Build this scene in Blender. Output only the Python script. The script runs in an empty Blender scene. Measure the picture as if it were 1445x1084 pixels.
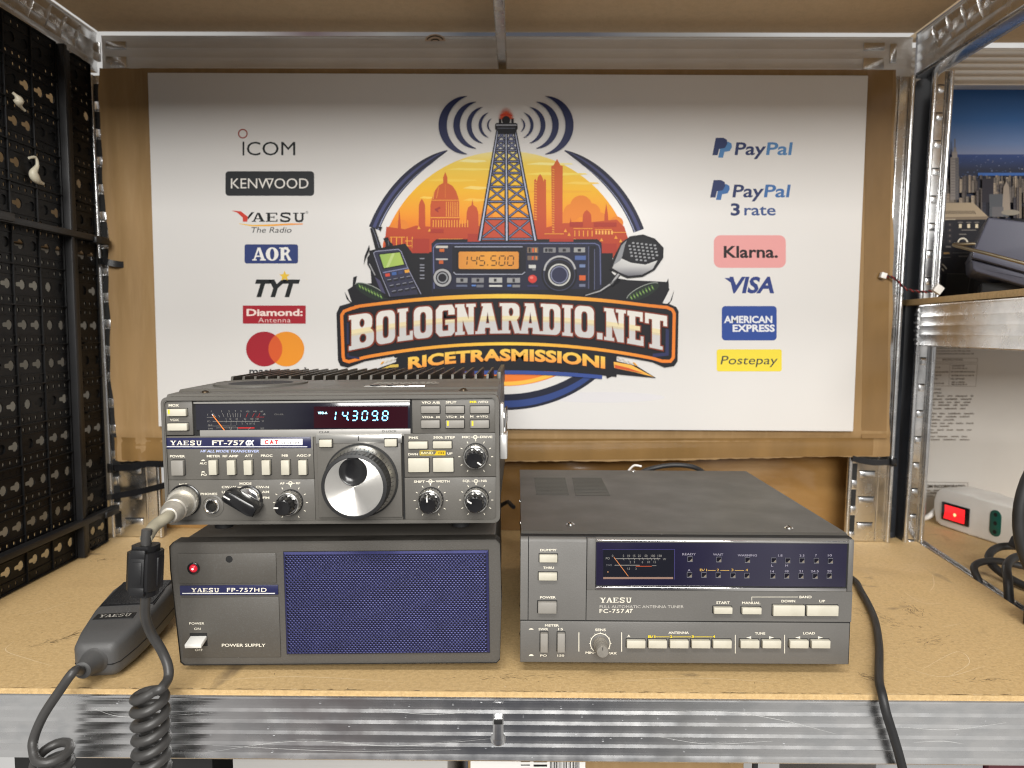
import bpy, bmesh, math, random
from mathutils import Vector, Matrix
from mathutils.geometry import tessellate_polygon

S = bpy.context.scene
COL = S.collection
MM = 0.001

# ------------------------------------------------------------------ camera
PITCH, YAW, ROLL = 0.0751, -0.0063, 0.0044
CAM = Vector((-3.54, -502.0, 249.1))
FPX, CU, CV = 1008.16, 722.5, 542.0
_F = Vector((math.sin(YAW)*math.cos(PITCH), math.cos(YAW)*math.cos(PITCH), -math.sin(PITCH)))
_R0 = Vector((math.cos(YAW), -math.sin(YAW), 0)); _U0 = _R0.cross(_F)
_R = math.cos(ROLL)*_R0 + math.sin(ROLL)*_U0
_U = math.cos(ROLL)*_U0 - math.sin(ROLL)*_R0
cd = bpy.data.cameras.new('camera'); cam = bpy.data.objects.new('camera', cd); COL.objects.link(cam)
cd.sensor_width = 36.0; cd.lens = 36.0*FPX/1445.0; cd.clip_start = 0.02; cd.clip_end = 60
cd.dof.use_dof = True; cd.dof.focus_distance = .53; cd.dof.aperture_fstop = 9.0
m = Matrix((( _R.x, _U.x, -_F.x), (_R.y, _U.y, -_F.y), (_R.z, _U.z, -_F.z))).to_4x4()
m.translation = CAM*MM
cam.matrix_world = m
S.camera = cam

# ------------------------------------------------------------------ world (a dim store room) and lamps
w = bpy.data.worlds.new('World'); S.world = w; w.use_nodes = True
nt = w.node_tree; bgn = nt.nodes['Background']
tc = nt.nodes.new('ShaderNodeTexCoord'); mp = nt.nodes.new('ShaderNodeMapping')
mp.inputs['Scale'].default_value = (2.0, 2.0, .5)
nz = nt.nodes.new('ShaderNodeTexNoise'); nz.inputs['Scale'].default_value = 3.2; nz.inputs['Detail'].default_value = 4
sp3 = nt.nodes.new('ShaderNodeSeparateXYZ'); ma = nt.nodes.new('ShaderNodeMath'); ma.operation = 'MULTIPLY_ADD'
rp = nt.nodes.new('ShaderNodeValToRGB'); cr = rp.color_ramp
for i_, (ps_, c_) in enumerate(((.0, (.8, .78, .75)), (.24, (1.35, 1.32, 1.27)), (.33, (.85, .83, .80)), (.38, (.28, .20, .21)), (.42, (.50, .48, .46)), (.47, (.16, .17, .20)), (.54, (.20, .20, .23)), (.60, (.55, .53, .50)), (.66, (1.15, 1.12, 1.08)), (.76, (1.5, 1.46, 1.4)), (.86, (.5, .47, .45)), (1., (.8, .78, .75)))):
    el = cr.elements[i_] if i_ < 2 else cr.elements.new(ps_)
    el.position = ps_; el.color = (*c_, 1)
ms = nt.nodes.new('ShaderNodeMath'); ms.operation = 'MULTIPLY_ADD'; ms.inputs[1].default_value = .5; ms.inputs[2].default_value = .475
ma.inputs[1].default_value = .05
nt.links.new(tc.outputs['Generated'], mp.inputs['Vector']); nt.links.new(mp.outputs[0], nz.inputs['Vector'])
nt.links.new(tc.outputs['Generated'], sp3.inputs[0]); nt.links.new(sp3.outputs['X'], ms.inputs[0])
nt.links.new(nz.outputs['Fac'], ma.inputs[0]); nt.links.new(ms.outputs[0], ma.inputs[2]); nt.links.new(ma.outputs[0], rp.inputs['Fac'])
nt.links.new(rp.outputs['Color'], bgn.inputs['Color'])
bgn.inputs['Strength'].default_value = 0.46

def lamp(name, loc, target, sx, sy, power, col=(1, .98, .945)):
    ld = bpy.data.lights.new(name, 'AREA'); ld.shape = 'RECTANGLE'; ld.size = sx; ld.size_y = sy
    ld.energy = power; ld.color = col
    o = bpy.data.objects.new(name, ld); COL.objects.link(o)
    o.location = loc
    o.rotation_euler = (Vector(target)-Vector(loc)).to_track_quat('-Z', 'Y').to_euler()
    return o
lamp('ceiling_lamp', (-.15, -1.25, 1.75), (0, .1, .1), 1.3, .3, 27)
lamp('ceiling_lamp', (.1, -3.0, 1.7), (0, .2, .2), 1.6, .5, 56)
lamp('ceiling_lamp', (.35, -4.8, 1.55), (0, .2, .25), 2.4, .8, 160)

S.view_settings.view_transform = 'Standard'
try: S.view_settings.look = 'None'
except Exception: pass
S.view_settings.exposure = 0.0; S.view_settings.gamma = 1.0; S.view_settings.use_curve_mapping = False
S.cycles.filter_width = 1.15; S.cycles.max_bounces = 8; S.cycles.diffuse_bounces = 4; S.cycles.glossy_bounces = 4

# ------------------------------------------------------------------ materials
def lin(c): return tuple((x/255/12.92 if x/255 <= .04045 else ((x/255+.055)/1.055)**2.4) for x in c)
MATS = {}
def mat(name, col, rough=.5, metal=0., var=0., vscale=60., bump=0., bscale=600., rvar=0., stretch=(1, 1, 1), coat=0., emit=None, es=0., spec=.5, col2=None, detail=4., vor=False, thr=None):
    if name in MATS: return MATS[name]
    M = bpy.data.materials.new(name); M.use_nodes = True; t = M.node_tree; b = t.nodes['Principled BSDF']
    b.inputs['Base Color'].default_value = (*col, 1); b.inputs['Roughness'].default_value = rough
    b.inputs['Metallic'].default_value = metal; b.inputs['Coat Weight'].default_value = coat
    b.inputs['Coat Roughness'].default_value = .06
    b.inputs['Specular IOR Level'].default_value = spec
    if emit: b.inputs['Emission Color'].default_value = (*emit, 1); b.inputs['Emission Strength'].default_value = es
    if var or bump or rvar:
        c = t.nodes.new('ShaderNodeTexCoord'); mpn = t.nodes.new('ShaderNodeMapping'); mpn.inputs['Scale'].default_value = stretch
        t.links.new(c.outputs['Object'], mpn.inputs['Vector'])
    if var or rvar:
        n = t.nodes.new('ShaderNodeTexVoronoi' if vor else 'ShaderNodeTexNoise'); n.inputs['Scale'].default_value = vscale
        if not vor: n.inputs['Detail'].default_value = detail
        t.links.new(mpn.outputs[0], n.inputs['Vector'])
        fac = n.outputs['Color' if vor else 'Fac']
        if var:
            r = t.nodes.new('ShaderNodeValToRGB'); c2 = col2 or tuple(x*(1-var) for x in col)
            lo, hi = thr or ((.0, 1.) if vor else (.3, .7))
            r.color_ramp.elements[0].position = lo; r.color_ramp.elements[0].color = (*c2, 1)
            r.color_ramp.elements[1].position = hi; r.color_ramp.elements[1].color = (*col, 1)
            t.links.new(fac, r.inputs['Fac']); t.links.new(r.outputs['Color'], b.inputs['Base Color'])
        if rvar:
            r2 = t.nodes.new('ShaderNodeMapRange'); r2.inputs['From Min'].default_value = .3; r2.inputs['From Max'].default_value = .7
            r2.inputs['To Min'].default_value = rough-rvar; r2.inputs['To Max'].default_value = rough+rvar
            t.links.new(fac, r2.inputs['Value']); t.links.new(r2.outputs[0], b.inputs['Roughness'])
    if bump:
        n2 = t.nodes.new('ShaderNodeTexNoise'); n2.inputs['Scale'].default_value = bscale; n2.inputs['Detail'].default_value = 3
        bp = t.nodes.new('ShaderNodeBump'); bp.inputs['Strength'].default_value = bump; bp.inputs['Distance'].default_value = .0006
        t.links.new(mpn.outputs[0], n2.inputs['Vector']); t.links.new(n2.outputs['Fac'], bp.inputs['Height']); t.links.new(bp.outputs[0], b.inputs['Normal'])
    MATS[name] = M
    return M

def layered(name, base, layers, rough=.6, metal=0., bump=.2, bscale=500., bstretch=(1, 1, 1), rvar=0., rstretch=(1, 1, 1), rscale=30):
    """base colour with several noise layers mixed over it: (colour, scale, stretch, lo, hi, strength)"""
    if name in MATS: return MATS[name]
    M = bpy.data.materials.new(name); M.use_nodes = True; t = M.node_tree; b = t.nodes['Principled BSDF']
    b.inputs['Roughness'].default_value = rough; b.inputs['Metallic'].default_value = metal
    c = t.nodes.new('ShaderNodeTexCoord'); last = None
    def noise(sc, st, det=5):
        q = t.nodes.new('ShaderNodeMapping'); q.inputs['Scale'].default_value = st
        q.inputs['Location'].default_value = (sc*.013, sc*.007, .3)
        t.links.new(c.outputs['Object'], q.inputs['Vector'])
        n = t.nodes.new('ShaderNodeTexNoise'); n.inputs['Scale'].default_value = sc; n.inputs['Detail'].default_value = det
        t.links.new(q.outputs[0], n.inputs['Vector']); return n.outputs['Fac']
    for colr, sc, st, lo, hi, k in layers:
        r = t.nodes.new('ShaderNodeMapRange'); r.inputs['From Min'].default_value = lo; r.inputs['From Max'].default_value = hi
        r.inputs['To Max'].default_value = k
        t.links.new(noise(sc, st), r.inputs['Value'])
        mx = t.nodes.new('ShaderNodeMix'); mx.data_type = 'RGBA'
        t.links.new(r.outputs[0], mx.inputs[0])
        if last is None: mx.inputs[6].default_value = (*base, 1)
        else: t.links.new(last, mx.inputs[6])
        mx.inputs[7].default_value = (*colr, 1); last = mx.outputs[2]
    t.links.new(last, b.inputs['Base Color'])
    if rvar:
        r = t.nodes.new('ShaderNodeMapRange'); r.inputs['From Min'].default_value = .3; r.inputs['From Max'].default_value = .7
        r.inputs['To Min'].default_value = rough-rvar; r.inputs['To Max'].default_value = rough+rvar
        t.links.new(noise(rscale, rstretch), r.inputs['Value']); t.links.new(r.outputs[0], b.inputs['Roughness'])
    if bump:
        bp = t.nodes.new('ShaderNodeBump'); bp.inputs['Strength'].default_value = bump; bp.inputs['Distance'].default_value = .0008
        t.links.new(noise(bscale, bstretch, 3), bp.inputs['Height']); t.links.new(bp.outputs[0], b.inputs['Normal'])
    MATS[name] = M
    return M

def ink_mat(name, rough=.5, coat=0., emit=0., spec=.2):
    if name in MATS: return MATS[name]
    M = bpy.data.materials.new(name); M.use_nodes = True; t = M.node_tree; b = t.nodes['Principled BSDF']
    a = t.nodes.new('ShaderNodeAttribute'); a.attribute_name = 'ink'
    t.links.new(a.outputs['Color'], b.inputs['Base Color']); b.inputs['Roughness'].default_value = rough
    b.inputs['Coat Weight'].default_value = coat; b.inputs['Specular IOR Level'].default_value = spec
    if emit: t.links.new(a.outputs['Color'], b.inputs['Emission Color']); b.inputs['Emission Strength'].default_value = emit
    MATS[name] = M
    return M

GALV = layered('galvanised_steel', (.74, .74, .74), [((.62, .63, .64), 70, (.6, 1, 1), .45, .6, .7), ((.84, .84, .83), 420, (.10, 1, 1), .58, .75, .3), ((.50, .50, .51), 11, (.8, 1, 1.2), .62, .78, .25)],
               rough=.25, metal=1., bump=.03, bscale=300, bstretch=(.08, 1, 1), rvar=.05, rscale=60)
MDF = layered('fibreboard', (.58, .40, .185), [((.46, .31, .14), 260, (1, 1.2, 1), .42, .64, .7), ((.66, .48, .25), 700, (1, .7, 1), .5, .7, .7), ((.26, .16, .07), 900, (1, 1, 1), .64, .74, .4), ((.33, .215, .10), 6, (.8, 1.5, 1), .56, .74, .55), ((.17, .12, .07), 15, (1.6, .5, 1), .67, .75, .75), ((.20, .14, .08), 42, (.5, 1, 1), .68, .74, .6)],
              rough=.62, bump=.25, bscale=420, rvar=.1)
MDFU = layered('fibreboard_underside', (.72, .545, .345), [((.64, .485, .295), 150, (1, 1, 1), .4, .65, .6), ((.76, .59, .39), 500, (1, .5, 1), .5, .7, .6)], rough=.7, bump=.1)  # fibreboard copy, colour lightened to stand in for weak bounce light
CARD = layered('corrugated_cardboard', (.275, .17, .07), [((.215, .13, .05), 14, (2, 1, .5), .45, .65, .7), ((.31, .20, .09), 160, (1, 1, .1), .5, .7, .6), ((.24, .15, .07), 400, (1, 1, 1), .6, .75, .5)],
               rough=.75, bump=.2, bscale=42, bstretch=(3, 1, .12))
CARDB = layered('brown_carton', (.30, .155, .045), [((.22, .11, .03), 9, (1, 1, 2), .4, .65, .8), ((.36, .20, .07), 120, (1, 1, 1), .5, .7, .4)], rough=.6, bump=.2, bscale=60)
GREYF = layered('warm_grey_enamel', (.110, .103, .091), [((.09, .084, .073), 18, (1, 1, 1), .42, .68, .6), ((.13, .122, .108), 900, (1, 1, 1), .5, .72, .4), ((.32, .31, .28), 420, (1, 1, 1), .74, .77, .35)], rough=.44, bump=.12, bscale=1500, rvar=.06)
GREY = layered('grey_enamel', (.126, .120, .111), [((.104, .099, .091), 18, (1, 1, 1), .42, .68, .6), ((.14, .137, .13), 900, (1, 1, 1), .5, .72, .4)], rough=.46, bump=.12, bscale=1500, rvar=.06)
GREYD = layered('dark_grey_enamel', (.080, .073, .063), [((.064, .058, .05), 16, (1, 1, 1), .42, .68, .6), ((.10, .10, .095), 800, (1, 1, 1), .52, .72, .4), ((.3, .3, .3), 260, (1, 1, 1), .755, .77, .5)], rough=.5, bump=.15, bscale=1300)
GREYC = layered('charcoal_cover', (.073, .069, .061), [((.059, .056, .049), 14, (1, 1, 1), .42, .68, .6), ((.35, .34, .33), 170, (1, 1.4, 1), .755, .765, .6)], rough=.46, bump=.14, bscale=1200, rvar=.06)
GALVD = layered('dull_galvanised_steel', (.78, .765, .74), [((.68, .66, .63), 30, (.4, 1, 1), .42, .66, .7), ((.84, .83, .81), 300, (.05, 1, 1), .55, .75, .5)], rough=.42, metal=.4, bump=.02, bscale=200, bstretch=(.1, 1, 1))
DARKREFL = mat('dark_reflection_steel', (.045, .05, .06), .3, .3, var=.3, vscale=40)  # galvanised steel with its dark reflection painted into the base colour
SILV = mat('satin_aluminium', (.62, .61, .58), .32, 1., var=.15, vscale=200, stretch=(.1, 1, 1))
CHROME = mat('chrome', (.72, .71, .69), .12, 1., rvar=.05, vscale=80)
KNOBC = mat('turned_aluminium', (.70, .69, .66), .2, 1., var=.25, vscale=500, rvar=.08)
BLACK = mat('black_plastic', (.013, .013, .014), .44, var=.3, vscale=40, bump=.1, bscale=900, spec=.35)
BLACKG = mat('glossy_black_plastic', (.012, .012, .013), .2, var=.3, vscale=60)
RUB = mat('black_rubber', (.022, .022, .023), .5, var=.35, vscale=50, bump=.1, bscale=700)
PEG = mat('black_panel_plastic', (.006, .006, .0065), .48, var=.4, vscale=20, bump=.1, bscale=600, spec=.22)
CREAM = layered('cream_plastic', (.54, .51, .42), [((.45, .42, .335), 60, (1, 1, 1), .45, .68, .7)], rough=.5, bump=.05)
GREYB = layered('taupe_plastic', (.26, .245, .22), [((.21, .195, .17), 60, (1, 1, 1), .45, .68, .7)], rough=.5, bump=.05)
WHITEP = layered('white_plastic', (.80, .785, .75), [((.62, .59, .54), 14, (1, 1, 1), .48, .7, .7)], rough=.42, bump=.05)
IVORY = mat('ivory_plastic', (.62, .57, .44), .45, var=.15, vscale=90)
NAVY = mat('navy_plate', (.018, .020, .075), .3, var=.2, vscale=50)
GLASSD = mat('smoked_window', (.010, .010, .020), .12, var=.3, vscale=20, coat=.6)
PURP = mat('violet_window', (.013, .011, .034), .11, var=.25, vscale=12, coat=.7)
BLUEM = mat('blue_grille_enamel', (.052, .056, .175), .34, metal=.4, var=.2, vscale=80)
MICG = layered('grey_moulding', (.075, .074, .073), [((.06, .059, .058), 30, (1, 1, 1), .42, .68, .7)], rough=.5, bump=.2, bscale=1500)
CORD = mat('grey_cord_sheath', (.052, .050, .048), .42, var=.25, vscale=40, bump=.08, bscale=400)
DARK = mat('dark_recess', (.006, .006, .006), .7, var=.3, vscale=50)
INK = ink_mat('printed_ink', .5)
INKG = ink_mat('glossy_printed_ink', .38)
EMI = ink_mat('glowing_digit', .5, emit=3.0)

# ------------------------------------------------------------------ mesh tools (millimetres in, metres out)
def frame_from(d):
    d = Vector(d).normalized(); up = Vector((0, 0, 1)) if abs(d.z) < .95 else Vector((0, 1, 0))
    a = d.cross(up).normalized(); b = a.cross(d); return a, b, d
class MB:
    def __init__(s): s.v = []; s.f = []; s.m = []; s.c = None; s.sm = []
    def add(s, vs, fs, mi=0, smooth=False):
        o = len(s.v); s.v += [tuple(x) for x in vs]
        for f in fs: s.f.append([i+o for i in f]); s.m.append(mi); s.sm.append(smooth)
    def box(s, x0, x1, y0, y1, z0, z1, bev=0., mi=0, seg=2, T=None):
        if x1 < x0: x0, x1 = x1, x0
        if y1 < y0: y0, y1 = y1, y0
        if z1 < z0: z0, z1 = z1, z0
        bm = bmesh.new(); bmesh.ops.create_cube(bm, size=1)
        for q in bm.verts: q.co = ((x0+x1)/2+q.co.x*(x1-x0), (y0+y1)/2+q.co.y*(y1-y0), (z0+z1)/2+q.co.z*(z1-z0))
        if bev: bmesh.ops.bevel(bm, geom=bm.edges[:], offset=min(bev, .49*min(x1-x0, y1-y0, z1-z0)), segments=seg, affect='EDGES', profile=.5)
        s.bm(bm, mi, T, smooth=bool(bev))
    def bm(s, bm, mi=0, T=None, smooth=False):
        bm.verts.index_update()
        s.add([(T @ q.co if T else q.co.copy()) for q in bm.verts], [[q.index for q in f.verts] for f in bm.faces], mi, smooth); bm.free()
    def prism(s, pts, y0, y1, bev=0., mi=0, seg=2, axis='y', T=None):
        """outline pts (x,z), extruded from y0 (front) to y1"""
        bm = bmesh.new()
        mk = {'y': lambda a, b, h: (a, h, b), 'z': lambda a, b, h: (a, b, h), 'x': lambda a, b, h: (h, a, b)}[axis]
        A = [bm.verts.new(mk(a, b, y0)) for a, b in pts]; B = [bm.verts.new(mk(a, b, y1)) for a, b in pts]; n = len(pts)
        bm.faces.new(A); bm.faces.new(B[::-1])
        for i in range(n): bm.faces.new((A[(i+1) % n], A[i], B[i], B[(i+1) % n]))
        bmesh.ops.recalc_face_normals(bm, faces=bm.faces[:])
        if bev:
            e = [q for q in bm.edges if q.verts[0] in A and q.verts[1] in A]
            bmesh.ops.bevel(bm, geom=e, offset=bev, segments=seg, affect='EDGES', profile=.5)
        s.bm(bm, mi, T, smooth=bool(bev))
    def frame(s, outer, inner, y0, y1, mi=0):
        """a frame between two outlines with the same number of points"""
        n = len(outer); vs = [(a, y0, b) for a, b in outer]+[(a, y0, b) for a, b in inner]+[(a, y1, b) for a, b in outer]+[(a, y1, b) for a, b in inner]
        fs = []
        for i in range(n):
            j = (i+1) % n
            fs += [(i, j, n+j, n+i), (i, 2*n+i, 2*n+j, j), (n+i, n+j, 3*n+j, 3*n+i), (2*n+i, 3*n+i, 3*n+j, 2*n+j)]
        s.add(vs, fs, mi)
    def lathe(s, prof, c, d=(0, -1, 0), n=40, mi=0, smooth=True, flute=None, cap=True):
        a, b, d = frame_from(d); c = Vector(c); vs = []; fs = []
        for k, (r, h) in enumerate(prof):
            for i in range(n):
                t = 2*math.pi*i/n; rr = r
                if flute and flute[0] <= k <= flute[1]: rr = r*(1-flute[2]*(.5-.5*math.cos(t*flute[3])))
                vs.append(c+a*rr*math.cos(t)+b*rr*math.sin(t)+d*h)
        for k in range(len(prof)-1):
            for i in range(n):
                j = (i+1) % n; fs.append((k*n+i, k*n+j, k*n+n+j, k*n+n+i))
        if cap and prof[-1][0] > 1e-6: fs.append([(len(prof)-1)*n+i for i in range(n)])
        if cap and prof[0][0] > 1e-6: fs.append([i for i in range(n)][::-1])
        s.add(vs, fs, mi, smooth)
    def tube(s, pts, r, n=10, mi=0, cap=True, closed=False, flat=None):
        P = [Vector(p) for p in pts]; N = len(P); vs = []; fs = []
        T = []
        for i in range(N):
            q = (P[(i+1) % N]-P[i-1]) if closed else (P[min(i+1, N-1)]-P[max(i-1, 0)]); T.append(q.normalized())
        a, b, _ = frame_from(T[0])
        for i in range(N):
            a = (a-T[i]*a.dot(T[i])).normalized(); b = a.cross(T[i])
            rr = r[i] if isinstance(r, (list, tuple)) else r
            for k in range(n):
                t = 2*math.pi*k/n; vs.append(P[i]+(a*math.cos(t)*rr+b*math.sin(t)*rr))
        for i in range(N if closed else N-1):
            j = (i+1) % N
            for k in range(n): fs.append((i*n+k, i*n+(k+1) % n, j*n+(k+1) % n, j*n+k))
        if cap and not closed: fs.append(list(range(n))[::-1]); fs.append([(N-1)*n+k for k in range(n)])
        s.add(vs, fs, mi, True)
    def sweep(s, prof, x0, x1, mi=0, T=None, closed=False):
        """open profile [(y,z)] swept along x"""
        n = len(prof); vs = [(x0, y, z) for y, z in prof]+[(x1, y, z) for y, z in prof]
        fs = [(i, i+1, n+i+1, n+i) for i in range(n-1)]
        if closed: fs.append((n-1, 0, n, 2*n-1))
        s.add([T @ Vector(q) for q in vs] if T else vs, fs, mi)
    def build(s, name, mats, parent=None, fix=True):
        me = bpy.data.meshes.new(name); me.from_pydata([(x*MM, y*MM, z*MM) for x, y, z in s.v], [], s.f)
        mats = mats if isinstance(mats, (list, tuple)) else [mats]
        for q in mats: me.materials.append(q)
        me.polygons.foreach_set('material_index', s.m); me.polygons.foreach_set('use_smooth', s.sm)
        if s.c is not None:
            at = me.color_attributes.new('ink', 'FLOAT_COLOR', 'POINT')
            at.data.foreach_set('color', [x for q in s.c for x in (*q, 1.)])
        elif fix:
            bm = bmesh.new(); bm.from_mesh(me); bmesh.ops.recalc_face_normals(bm, faces=bm.faces[:]); bm.to_mesh(me); bm.free()
        if any(s.sm) and s.c is None:
            try: me.set_sharp_from_angle(angle=math.radians(38))
            except Exception: pass
        me.update()
        o = bpy.data.objects.new(name, me); COL.objects.link(o)
        if parent: o.parent = parent
        return o
def thing(name, label, cat, M=None, group=None):
    o = bpy.data.objects.new(name, None); COL.objects.link(o); o.empty_display_size = .01
    if M is not None: o.matrix_world = M
    o['label'] = label; o['category'] = cat
    if group: o['group'] = group
    return o
def tag(o, label, cat, group=None):
    o['label'] = label; o['category'] = cat
    if group: o['group'] = group
    return o
def struct(o): o['kind'] = 'structure'; return o
def dup(root, label):
    r = root.copy(); COL.objects.link(r); r['label'] = label
    for ch in list(root.children):
        c = ch.copy(); COL.objects.link(c); c.parent = r; c.matrix_parent_inverse = ch.matrix_parent_inverse.copy()
        for g in ch.children:
            d = g.copy(); COL.objects.link(d); d.parent = c
    return r
def spline(pts, n=10, closed=False):
    """Catmull-Rom through pts"""
    P = [Vector(p) for p in pts]; N = len(P); out = []
    for i in range(N if closed else N-1):
        a, b, c, d = (P[i-1] if (i or closed) else P[0]*2-P[1]), P[i], P[(i+1) % N], (P[(i+2) % N] if (closed or i+2 < N) else P[-1]*2-P[-2])
        for k in range(n):
            t = k/n; out.append(.5*((2*b)+(c-a)*t+(2*a-5*b+4*c-d)*t*t+(3*b-a-3*c+d)*t**3))
    if not closed: out.append(P[-1])
    return out
def rrect(x0, x1, z0, z1, r, n=4):
    o = []
    for cx, cz, a in ((x1-r, z1-r, 0), (x0+r, z1-r, 90), (x0+r, z0+r, 180), (x1-r, z0+r, 270)):
        for k in range(n+1):
            t = math.radians(a+90*k/n); o.append((cx+r*math.cos(t), cz+r*math.sin(t)))
    return o
def ray(u, v): return (_F+_R*((u-CU)/FPX)-_U*((v-CV)/FPX))
def at(u, v, axis, val):
    """photo measurement -> point in mm on a plane of the real scene"""
    d = ray(u, v); i = 'xyz'.index(axis); return CAM+d*((val-CAM[i])/d[i])
class Pose:
    """a flat face in the scene: local x right, y into the face, z up (mm)"""
    def __init__(s, x, y, z, yaw=0., tilt=0., lean=0.):
        s.M = Matrix.Translation((x, y, z)) @ Matrix.Rotation(yaw, 4, 'Z') @ Matrix.Rotation(-tilt, 4, 'Y') @ Matrix.Rotation(lean, 4, 'X')
        s.Mi = s.M.inverted()
    def world(s):
        q = s.M.copy(); q.translation *= MM; return q
    def loc(s, u, v, y=0.):
        o = s.Mi @ CAM; d = s.Mi.to_3x3() @ ray(u, v); q = o+d*((y-o.y)/d.y); return q.x, q.z

_tc = {}
def glyphs(text, bold=0., sp=1.):
    k = (text, bold, sp)
    if k not in _tc:
        cu = bpy.data.curves.new('lettering', 'FONT'); cu.body = text; cu.offset = bold; cu.space_character = sp; cu.resolution_u = 3
        ob = bpy.data.objects.new('lettering', cu)
        COL.objects.link(ob); dg = bpy.context.evaluated_depsgraph_get()
        me = bpy.data.meshes.new_from_object(ob.evaluated_get(dg))
        v = [(q.co.x, q.co.y) for q in me.vertices]; f = [list(p.vertices) for p in me.polygons]
        COL.objects.unlink(ob); bpy.data.objects.remove(ob); bpy.data.curves.remove(cu); bpy.data.meshes.remove(me)
        _tc[k] = (v, f)
    return _tc[k]
_hv = glyphs('H')[0]; CAPH = max(y for x, y in _hv)

class Ink(MB):
    """flat print on a Pose; coordinates are measured on the photograph (zoom window ox,oy,scale)"""
    def __init__(s, pose, y=-.06, gain=1.):
        MB.__init__(s); s.c = []; s.p = pose; s.y = y; s.k = 0; s.g = gain; s.zoom(0, 0, 1); s.xf = None; s.loc3 = None
    def zoom(s, ox, oy, sc, sy=None): s.o = (ox, oy, sc, sy or sc); return s
    def layer(s, dy=-.08): s.y += dy if dy > 0 else min(dy, -(s.k*.0025+.01)); s.k = 0
    def tri(s, vs, fs, col):
        s.k += 1; y = s.y-s.k*.0025; o = len(s.v)
        for (u, v) in vs:
            cc = col(u, v) if callable(col) else col
            if s.xf: u, v = s.xf(u, v)
            a = s.p.loc(s.o[0]+u/s.o[2], s.o[1]+v/s.o[3], y)
            s.v.append((a[0], y, a[1])); s.c.append(tuple(min(.92, x*s.g) for x in lin(cc)))
        for f in fs:
            s.f.append([i+o for i in f]); s.m.append(0); s.sm.append(False)
    def poly(s, pts, col, holes=(), bands=None, cols=None):
        loops = [[Vector((a, b, 0)) for a, b in q] for q in [pts, *holes]]
        vs = [(q.x, q.y) for l in loops for q in l]; fs = [list(t) for t in tessellate_polygon(loops)]
        if bands or cols:
            tris = [[vs[i] for i in t] for t in fs]
            for ax, cuts in ((1, bands or []), (0, cols or [])):
                for b in cuts:
                    nt_ = []
                    for t in tris:
                        for sg in (1, -1):
                            o = []
                            for i in range(len(t)):
                                p, q = t[i], t[(i+1) % len(t)]; dp, dq = sg*(p[ax]-b), sg*(q[ax]-b)
                                if dp >= 0: o.append(p)
                                if dp*dq < 0: k = dp/(dp-dq); o.append((p[0]+(q[0]-p[0])*k, p[1]+(q[1]-p[1])*k))
                            if len(o) >= 3: nt_.append(o)
                    tris = nt_
            vs = []; fs = []
            for t in tris: fs.append(list(range(len(vs), len(vs)+len(t)))); vs += t
        s.tri(vs, fs, col)
    def rect(s, x0, y0, x1, y1, col, r=0., **k):
        s.poly(rrect(x0, x1, y0, y1, r, 5) if r else [(x0, y0), (x1, y0), (x1, y1), (x0, y1)], col, **k)
    def oval(s, cx, cy, rx, ry, col, a0=0, a1=360, n=40, **k):
        s.poly([(cx+rx*math.cos(math.radians(a0+(a1-a0)*i/n)), cy+ry*math.sin(math.radians(a0+(a1-a0)*i/n))) for i in range(n if a1-a0 == 360 else n+1)], col, **k)
    def ring(s, cx, cy, r, wd, col, a0=0, a1=360, n=48, ry=None):
        ry = ry or r; vs = []; fs = []
        for i in range(n+1):
            t = math.radians(a0+(a1-a0)*i/n); c_, s_ = math.cos(t), math.sin(t)
            ww = wd(i/n) if callable(wd) else wd
            vs += [(cx+(r-ww/2)*c_, cy+(ry-ww/2)*s_), (cx+(r+ww/2)*c_, cy+(ry+ww/2)*s_)]
            if i: fs.append([2*i-2, 2*i, 2*i+1, 2*i-1])
        s.tri(vs, fs, col)
    def line(s, pts, wd, col, closed=False):
        P = [Vector(q) for q in pts]; N = len(P); vs = []; fs = []
        for i in range(N):
            d0 = (P[i]-P[i-1]) if (i or closed) else (P[1]-P[0]); d1 = (P[(i+1) % N]-P[i]) if (i < N-1 or closed) else d0
            d0 = d0.normalized(); d1 = d1.normalized(); n0 = Vector((-d0.y, d0.x)); n1 = Vector((-d1.y, d1.x)); q = (n0+n1)
            q = q.normalized() if q.length > 1e-6 else n0
            k = 1/max(.35, q.dot(n0)); ww = wd(i/(N-1)) if callable(wd) else wd
            vs += [tuple(P[i]+q*ww/2*k), tuple(P[i]-q*ww/2*k)]
            if i: fs.append([2*i-2, 2*i, 2*i+1, 2*i-1])
        if closed: fs.append([2*N-2, 0, 1, 2*N-1])
        s.tri(vs, fs, col)
    def txt(s, t, x, y, h, col=(225, 222, 214), wd=None, sx=1., bold=0., shear=0., al='C', sp=1., rot=0.):
        """cap height h, baseline at y (v down); wd fixes the width"""
        v, f = glyphs(t, bold, sp)
        if not v: return
        x0 = min(a for a, b in v); x1 = max(a for a, b in v); k = h/CAPH
        kx = wd/(x1-x0) if wd else k*sx; W = (x1-x0)*kx
        off = x-{'C': W/2, 'L': 0, 'R': W}[al]
        vs = [((a-x0)*kx+shear*b*k, -b*k) for a, b in v]
        if rot: c_, s_ = math.cos(rot), math.sin(rot); vs = [((a-W/2)*c_-b*s_+W/2, (a-W/2)*s_+b*c_) for a, b in vs]
        s.tri([(off+a, y+b) for a, b in vs], f, col)
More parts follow.
